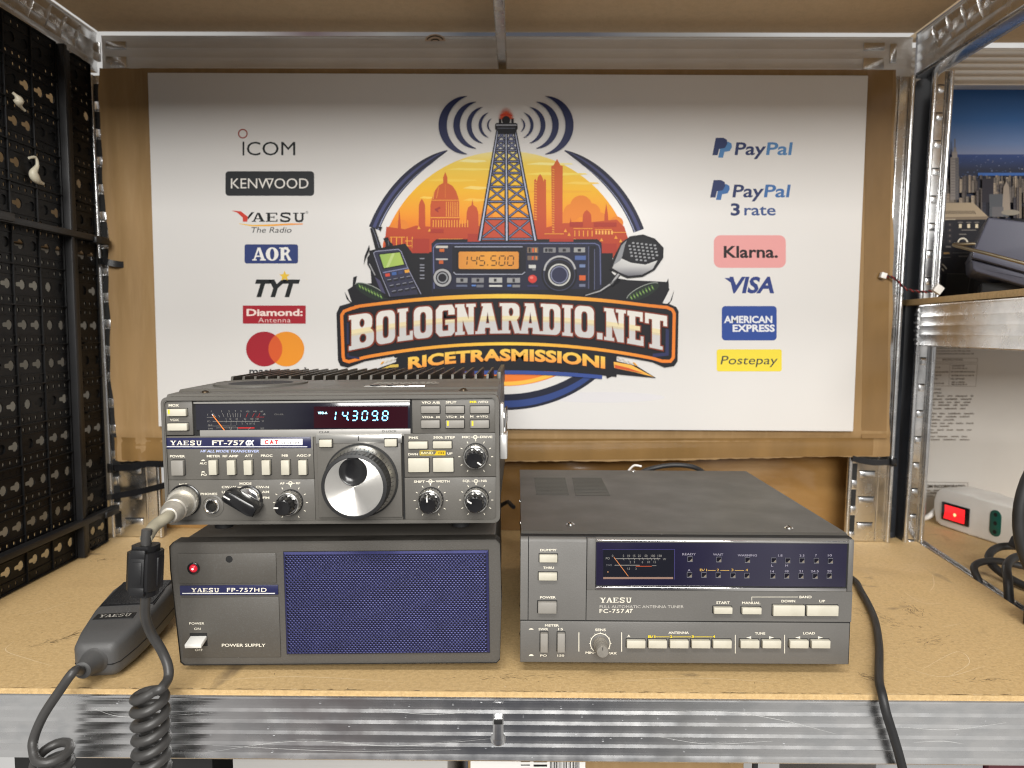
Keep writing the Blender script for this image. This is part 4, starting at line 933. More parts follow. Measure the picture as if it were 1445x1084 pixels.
k.txt('VISA', 230, 712, 62, (46, 62, 124), wd=200, bold=.035, shear=.22); k.poly([(124, 652), (160, 652), (176, 690)], (46, 62, 124)); k.cut('printed_logo', INK, sign)
k.rect(113, 768, 340, 910, (46, 74, 146), 15); k.layer(); k.txt('AMERICAN', 222, 837, 27, (222, 224, 228), wd=200, bold=.035); k.txt('EXPRESS', 245, 873, 27, (222, 224, 228), wd=174, bold=.035); k.cut('printed_logo', INK, sign)
k.rect(92, 947, 361, 1038, (228, 208, 66), 9); k.layer(); k.txt('Postepay', 224, 1009, 35, (52, 58, 66), wd=232, shear=.2)
k.done('printed_logo', INK, sign)
# ================================================================== THE THREE RADIO UNITS
W8 = (214, 208, 192)
class Dev:
    def __init__(s, pose, root): s.p = pose; s.root = root; s.z = (0, 0, 1)
    def zoom(s, ox, oy, sc): s.z = (ox, oy, sc); return s
    def L(s, x, y, yd=0.): return s.p.loc(s.z[0]+x/s.z[2], s.z[1]+y/s.z[2], yd)
    def rect(s, x0, y0, x1, y1, yd=0.):
        a = s.L(x0, y0, yd); b_ = s.L(x1, y1, yd); return min(a[0], b_[0]), max(a[0], b_[0]), min(a[1], b_[1]), max(a[1], b_[1])
    def plate(s, mb, x0, y0, x1, y1, yf, yb, bev=.5, mi=0):
        r = s.rect(x0, y0, x1, y1, yf); mb.box(r[0], r[1], yf, yb, r[2], r[3], bev, mi)
    def button(s, x0, y0, x1, y1, m_, proud=2.6, base=.3, name='push_button', wedge=0., mark=None):
        a, b_, c, d = s.rect(x0, y0, x1, y1, base-proud*.6)
        q = MB(); q.box(a-.55, b_+.55, base-.12, base+1, c-.65, d+.55, .15, mi=1)
        if wedge: # top face slopes: lower edge proud
            q.prism([(base-.3, c), (base-proud, c+.25), (base-proud, c+(d-c)*.28), (base-proud*.62, d-.2), (base-.2, d)], a, b_, axis='x')
        else: q.box(a, b_, base-proud, base+.6, c, d, .42, seg=2)
        if mark: mx0, mx1 = a+(b_-a)*.08, a+(b_-a)*.17; q.box(mx0, mx1, base-proud-.04, base, c+(d-c)*.3, d-(d-c)*.05, mi=2)
        return q.build(name, [m_, DARK]+([mark] if mark else []), s.root)
YEL = mat('yellow_mark', (.75, .62, .03), .4, var=.1, vscale=50)
def screw(mb, c, d=(0, 0, 1), r=2.4, mi=0, mk=1):
    mb.lathe([(r*1.5, 0), (r*1.5, .3), (r, .4), (r, 1.0), (r*.75, 1.5), (0, 1.7)], c, d, n=16, mi=mi)
    a, b_, d_ = frame_from(d); c = Vector(c)
    for e in (a, b_):
        f_ = d_.cross(e); P = [c+d_*1.72+e*sx*r*.6+f_*sy*r*.12 for sx, sy in ((1, 1), (-1, 1), (-1, -1), (1, -1))]
        mb.add(P, [(0, 1, 2, 3)], mk)

# ------------------------------------------------------------------ power supply (underneath)
PP = Pose(-251.5, 1.0, 4.6, yaw=.004, tilt=.014)
ps = thing('power_supply', 'grey power supply with a blue perforated speaker grille, lower unit of the left stack', 'power supply', PP.world())
D = Dev(PP, ps); HP = 91.6
def bez(o, e=0.): # front outline, waist slightly wider
    return [(e, HP*.78), (e+.2, HP-3-e), (e+3, HP-e), (235-e, HP-e), (238-e, HP-3-e), (238.6-e, HP*.5), (237-e, 2.6+e), (234.6-e, e), (7+e, e), (4.4+e, 2.4+e)]
b = MB(); b.prism([(4, 3), (4, HP-3), (7, HP-1), (231, HP-1), (234, HP-3), (234, 3)], 9, 236, bev=.8); b.build('case', GREYD, ps)
b = MB(); b.frame(bez(0), bez(3.2), -1.5, 11); b.frame(bez(3.2), bez(4.1), -.2, 3); b.frame(bez(4.1), bez(6.), -.9, 3); b.prism(bez(6.), .2, 9); b.build('front_bezel', GREYD, ps)
D.zoom(220, 730, 4.927)
b = MB(); D.plate(b, 150, 255, 840, 458, -.7, 1, .5); D.plate(b, 168, 560, 868, 972, -.7, 1, .5)
c_ = D.L(512, 290); b.lathe([(2.6, 0), (1.6, .05), (0, .06)], (c_[0], -.7, c_[1]), n=12, mi=1)
b.build('front_panel', [GREYD, DARK], ps)
b = MB(); D.plate(b, 165, 478, 850, 538, -.8, .6, .15); bd = b.build('badge', NAVY, ps)
k = Ink(PP, -.86, 1.2); k.zoom(220, 730, 4.927); k.slab('YAESU', 247, 521, 192, 28, W8); k.txt('FP-757HD', 494, 519, 27, W8, wd=276, al='L', bold=.008, sp=1.12); k.rect(182, 526, 828, 533, (190, 190, 190)); k.done('badge_lettering', INK, bd)
k = Ink(PP, -.78, 1.2); k.zoom(220, 730, 4.927)
for t, x, y, w_ in (('POWER', 284, 746, 104), ('ON', 288, 783, 44), ('OFF', 298, 930, 54)): k.txt(t, x, y, 15, W8, wd=w_)
k.txt('POWER SUPPLY', 610, 900, 20, W8, wd=304, bold=.01)
k.done('lettering', INK, ps)
c_ = D.L(266, 352)
b = MB(); b.lathe([(4.4, .0), (4.4, .8), (3.9, 1.2), (3.1, 1.0), (3.0, .2), (0, .2)], (c_[0], -.7, c_[1]), n=28); lh = b.build('pilot_lamp', BLACKG, ps)
b = MB(); b.lathe([(2.9, 0), (2.9, .3), (2.2, 1.2), (1.2, 1.9), (0, 2.1)], (c_[0], -.9, c_[1]), n=24)
b.build('lens', mat('red_lens', (.25, .006, .012), .15, var=.2, vscale=50, emit=(1, .03, .06), es=.55), lh)
b = MB(); b.lathe([(.9, 0), (.7, .5), (0, .7)], (c_[0]+.1, -2.55, c_[1]), n=14); b.build('lamp_core', mat('lamp_core', (1, .6, .6), .4, emit=(1, .42, .42), es=2.2), lh)
a = D.rect(235, 805, 360, 895, -.7)
b = MB(); b.box(a[0], a[1], -.78, .2, a[2], a[3]); sw = b.build('rocker_slot', DARK, ps)
b = MB(); T = Matrix.Translation(((a[0]+a[1])/2, -.6, (a[2]+a[3])/2+1.)) @ Matrix.Rotation(math.radians(12), 4, 'X')
b.box(-(a[1]-a[0])/2+.4, (a[1]-a[0])/2-.4, -10, 3, -1.3, 1.6, .5, T=T); b.build('power_lever', WHITEP, sw)
# speaker grille: a pressed sheet with staggered hexagonal holes
gx0, gx1, gz0, gz1 = 83.2, 223.3, 8.6, 82.6
a1 = D.L(888, 238); D.zoom(460, 730, 4.929); a2 = D.L(1138, 938); gx0, gx1, gz0, gz1 = a1[0], a2[0], a2[1], a1[1]-.3
b = MB(); px, pz_ = 2.45, 1.42
bb = MB(); bb.box(gx0-.3, gx1+.3, -.35, .5, gz0-.3, gz1+.3, 0); bb.build('speaker_opening', DARK, ps)
nx, nz = int((gx1-gx0-3)/px), int((gz1-gz0-3)/pz_)
px = (gx1-gx0-3)/nx; pz_ = (gz1-gz0-3)/nz
hexo = [(.5, .0), (.25, .64), (-.25, .64), (-.5, 0), (-.25, -.64), (.25, -.64)]
for j in range(nz):
    for i in range(nx-(j % 2)):
        cx = gx0+1.5+px*(i+.5+.5*(j % 2)); cz = gz0+1.5+pz_*(j+.5)
        V = [(cx+hx*px*1.0, -2.1, cz+hz*pz_*1.03) for hx, hz in hexo]+[(cx+hx*px*.66, -1.85, cz+hz*pz_*.66) for hx, hz in hexo]+[(cx+hx*px*.60, -1.2, cz+hz*pz_*.60) for hx, hz in hexo]
        b.add(V, [(q, (q+1) % 6, 6+(q+1) % 6, 6+q) for q in range(6)]+[(6+q, 6+(q+1) % 6, 12+(q+1) % 6, 12+q) for q in range(6)])
ro = [(gx0, gz0), (gx1, gz0), (gx1, gz1), (gx0, gz1)]; ri = [(gx0+1.6, gz0+1.6), (gx1-1.6, gz0+1.6), (gx1-1.6, gz1-1.6), (gx0+1.6, gz1-1.6)]
b.add([(x, -.5, z) for x, z in ro]+[(x, -2.05, z) for x, z in ri], [(q, (q+1) % 4, 4+(q+1) % 4, 4+q) for q in range(4)])
b.build('speaker_grille', BLUEM, ps)
for fx, fl in ((22, 3.6), (216, 6.6)):
    for fy in (30, 214): b = MB(); b.lathe([(8, 0), (7.2, fl), (0, fl)], (fx, fy, 3.2), (0, 0, -1), n=20); b.build('foot', RUB, ps)

# ------------------------------------------------------------------ transceiver (on top of the supply)
PT = Pose(-252.7, -2.4, 109.7, yaw=-.006, tilt=.014)
tr = thing('transceiver', 'grey short-wave radio with big tuning dial and lit blue digits, on the power supply', 'radio', PT.world())
D = Dev(PT, tr); A_ = (220, 510, 4.515); B_ = (440, 510, 4.517)
b = MB(); b.box(1.5, 236.5, 9, 226, 1.5, 84, 1.); b.prism([(9, 84), (9, 89), (226, 89), (226, 84)], 2, 236, axis='x')
b.build('case', GREYD, tr)
b = MB(); b.prism([(5.5, 80), (5.5, 91.0), (7, 92.6), (24, 93.2), (26, 94.6), (108, 95.2), (108, 84)], 1.2, 236.8, axis='x', bev=0)
for x in (118, 119.5): pass
top = b.build('top_cover', GREYF, tr)
b = MB(); b.lathe([(36, 0), (36, 1.6), (34.4, 2.2), (33.2, 1.3), (0, .9)], (45, 72, 94.6), (0, 0, 1), n=64); sp_ = b.build('speaker_ring', GREYF, tr)
b = MB(); b.lathe([(33, 0), (33, .5), (0, .5)], (45, 72, 95.3), (0, 0, 1), n=48); b.build('speaker_mesh', mat('speaker_cloth', (.035, .037, .042), .7, var=.4, vscale=900, bump=.6, bscale=1800), sp_)
for x in (24, 212): b = MB(); screw(b, (x, 17, 92.8), mi=0); b.build('screw', [mat('bronze_screw', (.22, .17, .12), .3, 1., var=.2, vscale=90), DARK], tr)
b = MB(); b.box(136, 182, 33, 41, 94.2, 95.5, .5, mi=1)
for x in (144, 156, 168): b.lathe([(4.3, 0), (4, .8), (0, .8)], (x, 37, 95.2), (0, 0, 1), n=24)
b.build('slide_control', [BLACKG, SILV], tr)
k = Ink(PT, 0.); # small print on the deck
k.c = []; 
for r_ in range(5):
    x = 138
    while x < 186:
        w_ = rnd.uniform(2, 6); o = len(k.v); k.v += [(x, 52+r_*5, 95.3), (x+w_, 52+r_*5, 95.3), (x+w_, 54.4+r_*5, 95.3), (x, 54.4+r_*5, 95.3)]; k.c += [(.5, .49, .44)]*4; k.f.append([o, o+1, o+2, o+3]); k.m.append(0); k.sm.append(False); x += w_+1.2
k.done('deck_lettering', INK, tr)
b = MB(); b.box(3, 235, 110, 234, 84, 89.5)
for i in range(23): x = 5+i*10.0; b.prism([(112, 89), (110.5, 92), (113, 98.6), (232, 98.6), (234, 89)], x-1.0, x+1.0, axis='x')
b.box(233, 237, 108, 236, 84, 101, .8)
b.build('heat_sink', BLACK if False else mat('dark_anodised_fin', (.085, .078, .066), .42, .4, var=.3, vscale=60), tr)
# front
out = rrect(.0, 238, 0, 91.3, 4.5, 4); inn = rrect(2.6, 235.4, 2.4, 88.6, 2.6, 4)
b = MB(); b.frame(out, inn, -1., 10); b.frame(rrect(.7, 237.3, .7, 90.6, 4, 4), rrect(1.9, 236.1, 1.7, 89.2, 3, 4), -1.35, 0); b.build('front_bezel', GREYF, tr)
b = MB(); b.prism(rrect(2.4, 235.6, 2.2, 88.8, 2.6), 2.2, 10); b.build('sub_panel', DARK, tr)
b = MB(); D.zoom(*A_)
D.plate(b, 40, 256, 238, 470, .2, 4, .5); D.plate(b, 52, 478, 1008, 750, .2, 4, .5); D.plate(b, 60, 757, 1018, 1024, .2, 4, .5)
D.zoom(*B_); D.plate(b, 637, 244, 1186, 455, .2, 4, .5); D.plate(b, 586, 461, 1188, 735, .2, 4, .5); D.plate(b, 590, 742, 1186, 1014, .2, 4, .5); D.plate(b, 8, 470, 583, 1012, .5, 4, .5)
D.plate(b, 30, 520, 578, 995, -1.6, 4, .7)
b.build('front_panel', GREYF, tr)
b = MB(); D.plate(b, 24, 472, 574, 521, -2.0, 2, .3); b.build('dial_strip', SILV, tr)
k = Ink(PT, -2.06, 1.15); k.zoom(*B_); k.rect(294, 474, 299, 508, (30, 30, 30)); k.done('index_line', INK, tr)
# display
D.zoom(*A_); x0, _, _, z1 = D.rect(250, 272, 300, 440, .8); D.zoom(*B_); _, x1, z0, _ = D.rect(500, 300, 628, 428, .8)
b = MB(); b.box(x0, x1, .9, 4, z0, z1, .2); dw = b.build('display_window', GLASSD, tr)
b = MB(); b.box(x0+2.6, x1+.2, .3, 4, z0-5.4, z0-.1, .3); b.box(x0-1., x1+.3, .1, 4, z1+.1, z1+1.6, .3); b.build('window_sill', mat('grey_sill', (.33, .32, .30), .4, .3, var=.1, vscale=50), dw)
k = Ink(PT, .84, 1.); k.zoom(*B_); k.rect(-85+98, 288, 612, 425, (40, 7, 18)); k.zoom(*A_); k.layer(-.03)
k.done('tinted_filter', ink_mat('tinted_filter_ink', .12, .6), dw)
k = Ink(PT, .78, 1.); k.zoom(*A_)
C1 = (128, 126, 122); RD = (170, 44, 44)
k.txt('S', 330, 345, 10, C1); k.txt('PO', 338, 388, 10, C1); k.txt('ALC', 346, 410, 10, C1); k.txt('SWR', 348, 434, 10, C1); k.txt('dB', 690, 342, 10, C1); k.txt('W', 682, 385, 9, C1); k.txt('SET', 678, 433, 10, C1); k.txt('ON AIR', 784, 343, 10, (100, 98, 96), wd=60)
for t, x in (('1', 352), ('3', 418), ('5', 466), ('7', 507), ('9', 542)): k.txt(t, x, 324, 11, C1)
for t, x in (('+20', 584), ('+40', 630), ('+60', 672)): k.txt(t, x, 324, 10, C1)
for x0_, x1_, c in ((362, 384, C1), (400, 408, C1), (424, 435, C1), (455, 460, C1), (470, 477, C1), (490, 494, C1), (506, 508, C1), (522, 522, C1), (542, 538, C1), (584, 574, RD), (628, 614, RD), (664, 648, RD)):
    k.line([(x0_, 330 if x1_-x0_ != 8 else 342), (x1_, 356)], 2.2, c)
k.rect(325, 356, 372, 358, C1); k.rect(640, 354, 690, 356, RD); k.rect(362, 381, 662, 383.5, C1)
for t, x in (('5', 447), ('10', 474), ('20', 515), ('50', 568), ('100', 612), ('120', 645)): k.txt(t, x, 372, 10, C1)
for x in (447, 478, 514, 548, 570, 612, 630): k.line([(x+4, 376), (x, 390)], 2, C1)
for t, x in (('2', 478), ('3', 515), ('5', 550), ('8', 582), ('10', 603), ('12', 624)): k.txt(t, x, 402, 10, C1)
k.rect(330, 411, 510, 413, C1); k.rect(385, 423, 520, 425, C1); k.rect(522, 420, 628, 428, RD)
for x, s_ in ((472, -4), (482, -2), (520, 0), (596, 8)): k.line([(x+s_, 420), (x-s_, 436)], 2.2, C1)
k.done('meter_scale', INK, dw)
k = Ink(PT, .6, 1.); k.zoom(*A_); k.line([(360, 341), (437, 440)], 5.5, (232, 128, 60)); k.line([(357, 336), (364, 346)], 3, (225, 225, 225)); k.done('meter_needle', ink_mat('lit_needle', .4, emit=.35), dw)
k = Ink(PT, .7, 1.); k.zoom(*B_); BL = (120, 205, 250)
for ch, x in (('1', 116), ('4', 192), ('3', 254), ('0', 318), ('9', 382), ('8', 448)): seven(k, ch, x, 376, 32, 58, 7, BL, sl=.11)
k.rect(228, 368, 235, 376, BL); k.rect(416, 368, 423, 376, BL)
k.txt('VFO-A', 69, 336, 14, (160, 220, 240), wd=60, bold=.02)
k.done('digits', EMI, dw)
# badge
D.zoom(*A_); b = MB(); D.plate(b, 50, 488, 988, 552, -.25, 2, .2); bd = b.build('badge', NAVY, tr)
k = Ink(PT, -.3, 1.2); k.zoom(*A_); k.slab('YAESU', 92, 534, 200, 28, W8); k.txt('FT-757', 358, 533, 28, W8, wd=206, al='L', bold=.02); k.txt('GX', 570, 533, 28, (240, 240, 236), wd=54, al='L', bold=.06, shear=.1); k.rect(66, 541, 964, 547, (185, 186, 190))
k.rect(668, 494, 934, 533, (226, 224, 220)); k.layer(-.05); k.txt('C A T', 736, 527, 24, (200, 40, 44), wd=86, bold=.05); k.txt('SYSTEM', 853, 527, 14, (40, 42, 60), wd=118); k.done('badge_lettering', INK, bd)
# lettering
k = Ink(PT, .14, 1.1); k.zoom(*A_)
for t, x, y, h, w_ in (('MOX', 114, 288, 15, 66), ('VOX', 118, 380, 14, 58), ('POWER', 137, 612, 14, 96), ('METER', 367, 611, 14, 86), ('RF AMP', 475, 611, 14, 100), ('ATT', 592, 609, 14, 50), ('PROC', 706, 608, 14, 74), ('NB', 822, 607, 14, 40), ('AGC-F', 941, 607, 14, 90), ('ALC', 301, 656, 13, 46), ('PO', 306, 729, 13, 36), ('MIC', 174, 793, 14, 50), ('PHONES', 338, 852, 14, 106), ('MODE', 571, 786, 14, 76), ('CW-W', 465, 808, 14, 92), ('CW-N', 678, 808, 14, 84), ('USB', 446, 840, 14, 52), ('LSB', 446, 876, 14, 50), ('AM', 698, 839, 14, 46), ('FM', 702, 876, 14, 42), ('AF', 804, 784, 13, 30), ('RF', 906, 783, 13, 28)): k.txt(t, x, y, h, W8, wd=w_, bold=.022)
k.txt('HF ALL MODE TRANSCEIVER', 470, 580, 15, (176, 186, 224), wd=372, shear=.25, bold=.015)
for y in (634, 708): k.oval(301, y, 12, 8, W8, 180, 360, n=10)
for P_ in ([(520, 802), (548, 802), (548, 812)], [(626, 802), (598, 802), (598, 812)]): k.line(P_, 5, W8)
for x0_, x1_, y in ((484, 504, 833), (640, 662, 832)): k.rect(x0_, y-2, x1_, y+2, W8)
def ticks(cx, cy, r, n=11, span=300, ln=13, wd=4.5, top=True):
    for i in range(n):
        a = math.radians(90+span/2-span*i/(n-1)); p = [(cx+rr*math.cos(a), cy-rr*math.sin(a)) for rr in (r, r+ln*(1.5 if i == n//2 else 1))]; k.line(p, wd, W8)
ticks(858, 900, 98); k.ring(857, 777, 11, 5, W8, n=18); k.rect(829, 775, 885, 779, W8)
k.zoom(*B_)
for t, x, y, h, w_ in (('VFO A/B', 758, 270, 14, 116), ('SPLIT', 888, 268, 14, 68), ('/VFO', 1092, 266, 14, 66), ('VFO', 728, 362, 13, 52), ('M', 804, 362, 13, 20), ('VFO', 880, 360, 13, 48), ('M', 958, 360, 13, 22), ('M', 1020, 358, 13, 20), ('VFO', 1098, 358, 13, 52), ('PMS', 648, 494, 14, 60), ('500k STEP', 844, 492, 14, 138), ('MIC', 984, 490, 14, 52), ('DRIVE', 1112, 489, 14, 78), ('SHIFT', 686, 774, 14, 70), ('WIDTH', 834, 772, 14, 88), ('SQL', 986, 769, 14, 50), ('NB', 1097, 769, 14, 36), ('DWN', 645, 599, 13, 62), ('UP', 880, 594, 13, 34)): k.txt(t, x, y, h, W8, wd=w_, bold=.022)
k.txt('MR', 1030, 266, 14, (226, 206, 40), wd=46, bold=.02)
for x, y in ((764, 356), (916, 354), (1058, 352)): k.rect(x-10, y-1.5, x+8, y+1.5, W8); k.poly([(x-2, y-7), (x+12, y), (x-2, y+7)], W8)
ticks(1045, 608, 98); ticks(758, 888, 96); ticks(1048, 884, 96)
for x, y in ((1042, 483), (756, 766), (1046, 763)): k.ring(x, y, 11, 5, W8, n=18); k.rect(x-28, y-2, x+28, y+2, W8)
k.rect(752, 777, 758, 790, W8); k.rect(1043, 774, 1049, 787, W8)
k.line([(690, 571), (850, 571), (850, 597), (690, 597)], 4, (214, 186, 40), closed=True); k.poly([(796, 571), (850, 571), (850, 597), (782, 597)], (196, 164, 30)); k.layer(-.04); k.txt('BAND', 735, 591, 14, (214, 204, 150), wd=78, bold=.022); k.txt('CH', 824, 591, 13, (44, 40, 24), wd=36, bold=.02)
k.done('lettering', INK, tr)
k = Ink(PT, .24, 1.); k.zoom(*B_); k.txt('CLAR', 80, 458, 13, (24, 24, 24), wd=66); k.txt('D LOCK', 495, 452, 13, (24, 24, 24), wd=92); k.done('sill_lettering', INK, tr)
# buttons
D.zoom(*A_)
D.button(72, 304, 196, 348, CREAM, 3.2, mark=YEL); D.button(76, 396, 203, 440, CREAM, 3.2); D.button(100, 632, 180, 726, GREYB, 3.6)
for x in (338, 454, 561, 676, 799, 909): D.button(x, 630, x+54, 722, CREAM, 3.8, name='slide_button')
D.zoom(*B_)
for x0_, x1_ in ((697, 816), (853, 972), (1010, 1130)): D.button(x0_, 286, x1_, 330, GREYB, 2.6); D.button(x0_, 376, x1_, 424, GREYB, 2.6, mark=YEL if x0_ > 800 else None)
D.button(616, 512, 738, 556, CREAM, 2.6); D.button(772, 510, 892, 554, CREAM, 2.6); D.button(614, 618, 748, 706, CREAM, 1.8); D.button(772, 616, 904, 704, CREAM, 1.8)
D.button(48, 500, 128, 546, CREAM, 2.2, base=-2.); D.button(464, 496, 542, 542, CREAM, 2.2, base=-2.)
# knobs
def knob(name, x, y, r, yb, ptr, ring=True):
    cx, cz = D.L(x, y, yb); q = MB()
    q.lathe([(r*1.04, 0), (r*1.04, .5)], (cx, yb, cz), n=40, mi=0)
    kn = q.build(name, DARK, tr)
    q = MB(); q.lathe([(r, .2), (r, 6.8), (r*.94, 8.2), (r*.86, 8.6), (r*.80, 7.6)], (cx, yb, cz), n=72, flute=(0, 1, .05, 24)); q.build('outer_ring', KNOBC, kn)
    q = MB(); q.lathe([(r*.74, 4), (r*.70, 17), (r*.64, 18.4), (r*.56, 18.9), (0, 18.6)], (cx, yb, cz), n=72, flute=(0, 1, .07, 12)); cp_ = q.build('knob_cap', BLACKG, kn)
    a = math.radians(ptr); q = MB(); P = [(cx+rr*math.cos(a), yb-19.15, cz+rr*math.sin(a)) for rr in (r*.30, r*.62)]; q.tube(P+[(cx+r*.68*math.cos(a), yb-15, cz+r*.68*math.sin(a))], .55, n=8); q.build('pointer_line', WHITEP, cp_)
D.zoom(*A_); knob('control_knob', 860, 894, 8.6, .2, 178)
D.zoom(*B_); knob('control_knob', 1046, 600, 8.6, .2, -35); knob('control_knob', 760, 880, 8.6, .2, 95); knob('control_knob', 1050, 876, 8.6, .2, 150)
# mode selector: a bar knob on a bright collar
D.zoom(*A_); cx, cz = D.L(592, 880, .2); q = MB()
q.lathe([(10.2, 0), (10.2, 1.6), (9, 2.4), (0, 2.4)], (cx, .2, cz), n=40); mk = q.build('mode_knob', BLACKG, tr)
q = MB(); q.lathe([(9.2, 2.3), (8.8, 4.4), (7.6, 5.0), (0, 5.0)], (cx, .2, cz), n=40); q.build('collar', CHROME, mk)
q = MB(); T = Matrix.Translation((cx, .2, cz)) @ Matrix.Rotation(math.radians(31), 4, 'Y')
q.prism([(-13.5, -3), (-13.5, 3), (-10.5, 4.4), (8, 4.6), (11.5, 3.2), (11.5, -3.2), (8, -4.6), (-10.5, -4.4)], -17, -2.5, bev=1.6, T=T); bk = q.build('grip_bar', BLACKG, mk)
q = MB(); q.box(-12.6, -7.5, -17.2, -16.6, -.5, .5, .1, T=T); q.build('pointer_line', WHITEP, bk)
# phones jack, microphone socket
cx, cz = D.L(362, 920, .2); q = MB(); q.lathe([(8, 0), (8, .5), (6.8, .9), (6.6, .4), (5.4, .4)], (cx, .2, cz), n=40); j_ = q.build('phones_jack', GREYF, tr)
q = MB(); q.lathe([(5.4, .1), (5.4, 2.2), (4.7, 2.6), (4.0, 2.2), (4.0, -4)], (cx, .2, cz), n=32); q.build('jack_nut', CHROME, j_)
q = MB(); q.lathe([(4.1, .4), (0, .4)], (cx, .2, cz), n=24); q.build('jack_hole', DARK, j_)
cx, cz = D.L(186, 884, .2); q = MB(); q.lathe([(11.6, 0), (11.6, .9), (10.9, 1.2), (10.4, .5), (0, .5)], (cx, .2, cz), n=48); q.build('microphone_socket', BLACKG, tr)
SOCK = PT.M @ Vector((cx, -.5, cz))
# main dial
D.zoom(*B_); cx, cz = D.L(316, 757, -1.6)
q = MB(); q.lathe([(26.2, 0), (26.2, .9), (25.4, 1.2)], (cx, -1.6, cz), n=80); dk = q.build('tuning_dial', DARK, tr)
q = MB(); q.lathe([(25.2, .6), (24.6, 4.0), (22.4, 9.0), (21.4, 9.4)], (cx, -1.6, cz), n=80); q.build('scale_skirt', SILV, dk)
q = MB()
for i in range(50):
    a = 2*math.pi*i/50; l0 = 23.9; l1 = 22.9 if i % 5 else 22.3
    r0, r1 = Vector((math.cos(a), 0, math.sin(a))), Vector((-math.sin(a), 0, math.cos(a)))
    c0 = Vector((cx, -1.6, cz)); h0, h1 = 4.0+(24.6-l0)/2.2*5+.12, 4.0+(24.6-l1)/2.2*5+.12
    q.add([c0+r0*(l0+.06)+r1*.13-Vector((0, h0, 0)), c0+r0*(l0+.06)-r1*.13-Vector((0, h0, 0)), c0+r0*(l1+.06)-r1*.13-Vector((0, h1, 0)), c0+r0*(l1+.06)+r1*.13-Vector((0, h1, 0))], [(0, 1, 2, 3)])
q.build('scale_marks', BLACK, dk)
q = MB(); q.lathe([(22.6, 9.0), (23.0, 10), (22.8, 21), (22.2, 22.6), (20.2, 23.4), (19.7, 22.9)], (cx, -1.6, cz), n=216, flute=(1, 2, .035, 54)); q.build('rubber_grip', RUB, dk)
RAD = bpy.data.materials.new('spun_aluminium'); RAD.use_nodes = True; t = RAD.node_tree; bs = t.nodes['Principled BSDF']
bs.inputs['Base Color'].default_value = (.80, .78, .74, 1); bs.inputs['Metallic'].default_value = 1.; bs.inputs['Roughness'].default_value = .3
dx, dz = .0, 10.6
fm = MB(); pr = [(19.9, -.9), (19.9, -.05)]; r_ = 19.75; i = 0
while r_ > .3: pr.append((r_, .055 if i % 2 else 0.)); r_ -= .14; i += 1
fm.lathe(pr+[(0, 0)], (0, 0, 0), n=120, smooth=False, cap=False)
fo = fm.build('dial_face', RAD, dk); fo.location = (cx*MM, -24.6*MM, cz*MM)
q = MB(); q.lathe([(19.8, 0), (19.8, -2)], (cx, -24.6, cz), n=80, cap=False)
q.lathe([(9.6, -.3), (9.5, 1.5), (8.9, 2.1), (8.1, 1.8), (6.8, .8), (4.5, .3), (0, .12)], (cx+dx, -24.6, cz+dz), n=48, cap=False); q.build('finger_cup', BLACKG, dk)
# side handle, feet, side screws
q = MB(); T = Matrix.Translation((238, 0, 0))
q.box(.2, 5.5, 6, 30, 44, 62, 1.2, T=T); q.box(.2, 3.2, 8, 22, 60, 84, 1.2, T=T); hb = q.build('handle_bracket', mat('bright_bracket', (.68, .67, .65), .3, .6, var=.12, vscale=90), tr)
q = MB(); q.tube(spline([(240.5, 14, 80), (241.5, 12, 72), (241.5, 14, 64)], 6), 2.0, n=12); q.build('handle_pin', CHROME, hb)
q = MB(); q.box(238.2, 240.2, 40, 200, 47, 62, .8); q.build('carry_strap', BLACK, tr)
for fx in (30, 208):
    for fy in (26, 206): q = MB(); q.lathe([(7.5, 0), (7.5, 2), (6.6, 10.5), (0, 10.5)], (fx, fy, 1.6), (0, 0, -1), n=24); q.build('foot', RUB, tr)
for sx_ in (36, 204): q = MB(); screw(q, (sx_, 18, 1.5), (0, 0, -1), 2); q.build('screw', [CHROME, DARK], tr)

# ------------------------------------------------------------------ antenna tuner
PA = Pose(0, 0, 9)
at_ = thing('antenna_tuner', 'grey antenna tuner with violet meter window and many cream keys, standing right of the stack', 'antenna tuner', PA.world())
D = Dev(PA, at_); H_ = (720, 650, 3.612); I_ = (940, 650, 3.614); J_ = (880, 880, 4.379); HH = 93.9
b = MB(); b.box(1.2, 236.8, 12, 240, 3, HH-1.2, .8); b.build('case', GREYC, at_)
b = MB(); b.prism([(9, HH-4), (9, HH-1.2), (11.5, HH-.1), (240.5, HH-.1), (240.5, HH-3), (12, HH-3)], .4, 237.6, axis='x'); b.build('top_cover', GREYC, at_)
b = MB(); b.prism([(0, 0), (0, HH-5), (3, HH-1.4), (12, HH-1.4), (12, 0)], .2, 237.8, axis='x', bev=0)
pb = b.build('panel_base', DARK, at_)
D.zoom(*H_); zg = D.L(60, 812)[1]; xa = D.L(92, 600)[0]; xb = D.L(388, 600)[0]; xc = D.L(436, 600)[0]
b = MB(); b.box(0, 237.2, -.9, 6, .3, zg-.5, .7); b.build('lower_panel', GREY, at_)
b = MB()
for p0, p1 in ((0, xa-.3), (xa+.3, xb-.3)): b.prism([(-.9, zg+.5), (-.9, HH-4.5), (-.2, HH-2.8), (1.5, HH-1.8), (9, HH-1.6), (9, zg+.5)], p0, p1, axis='x', bev=0)
wz1 = D.L(440, 418)[1]; wz0 = D.L(440, 636)[1]; D.zoom(*I_); wx1 = D.L(921, 500)[0]
b.prism([(-.9, zg+.5), (-.9, wz0-3.2), (6, wz0-3.2), (6, zg+.5)], xb+.3, 238, axis='x'); b.box(xb+.3, xc-.4, -.9, 6, wz0-3.2, HH-1.9, .4)
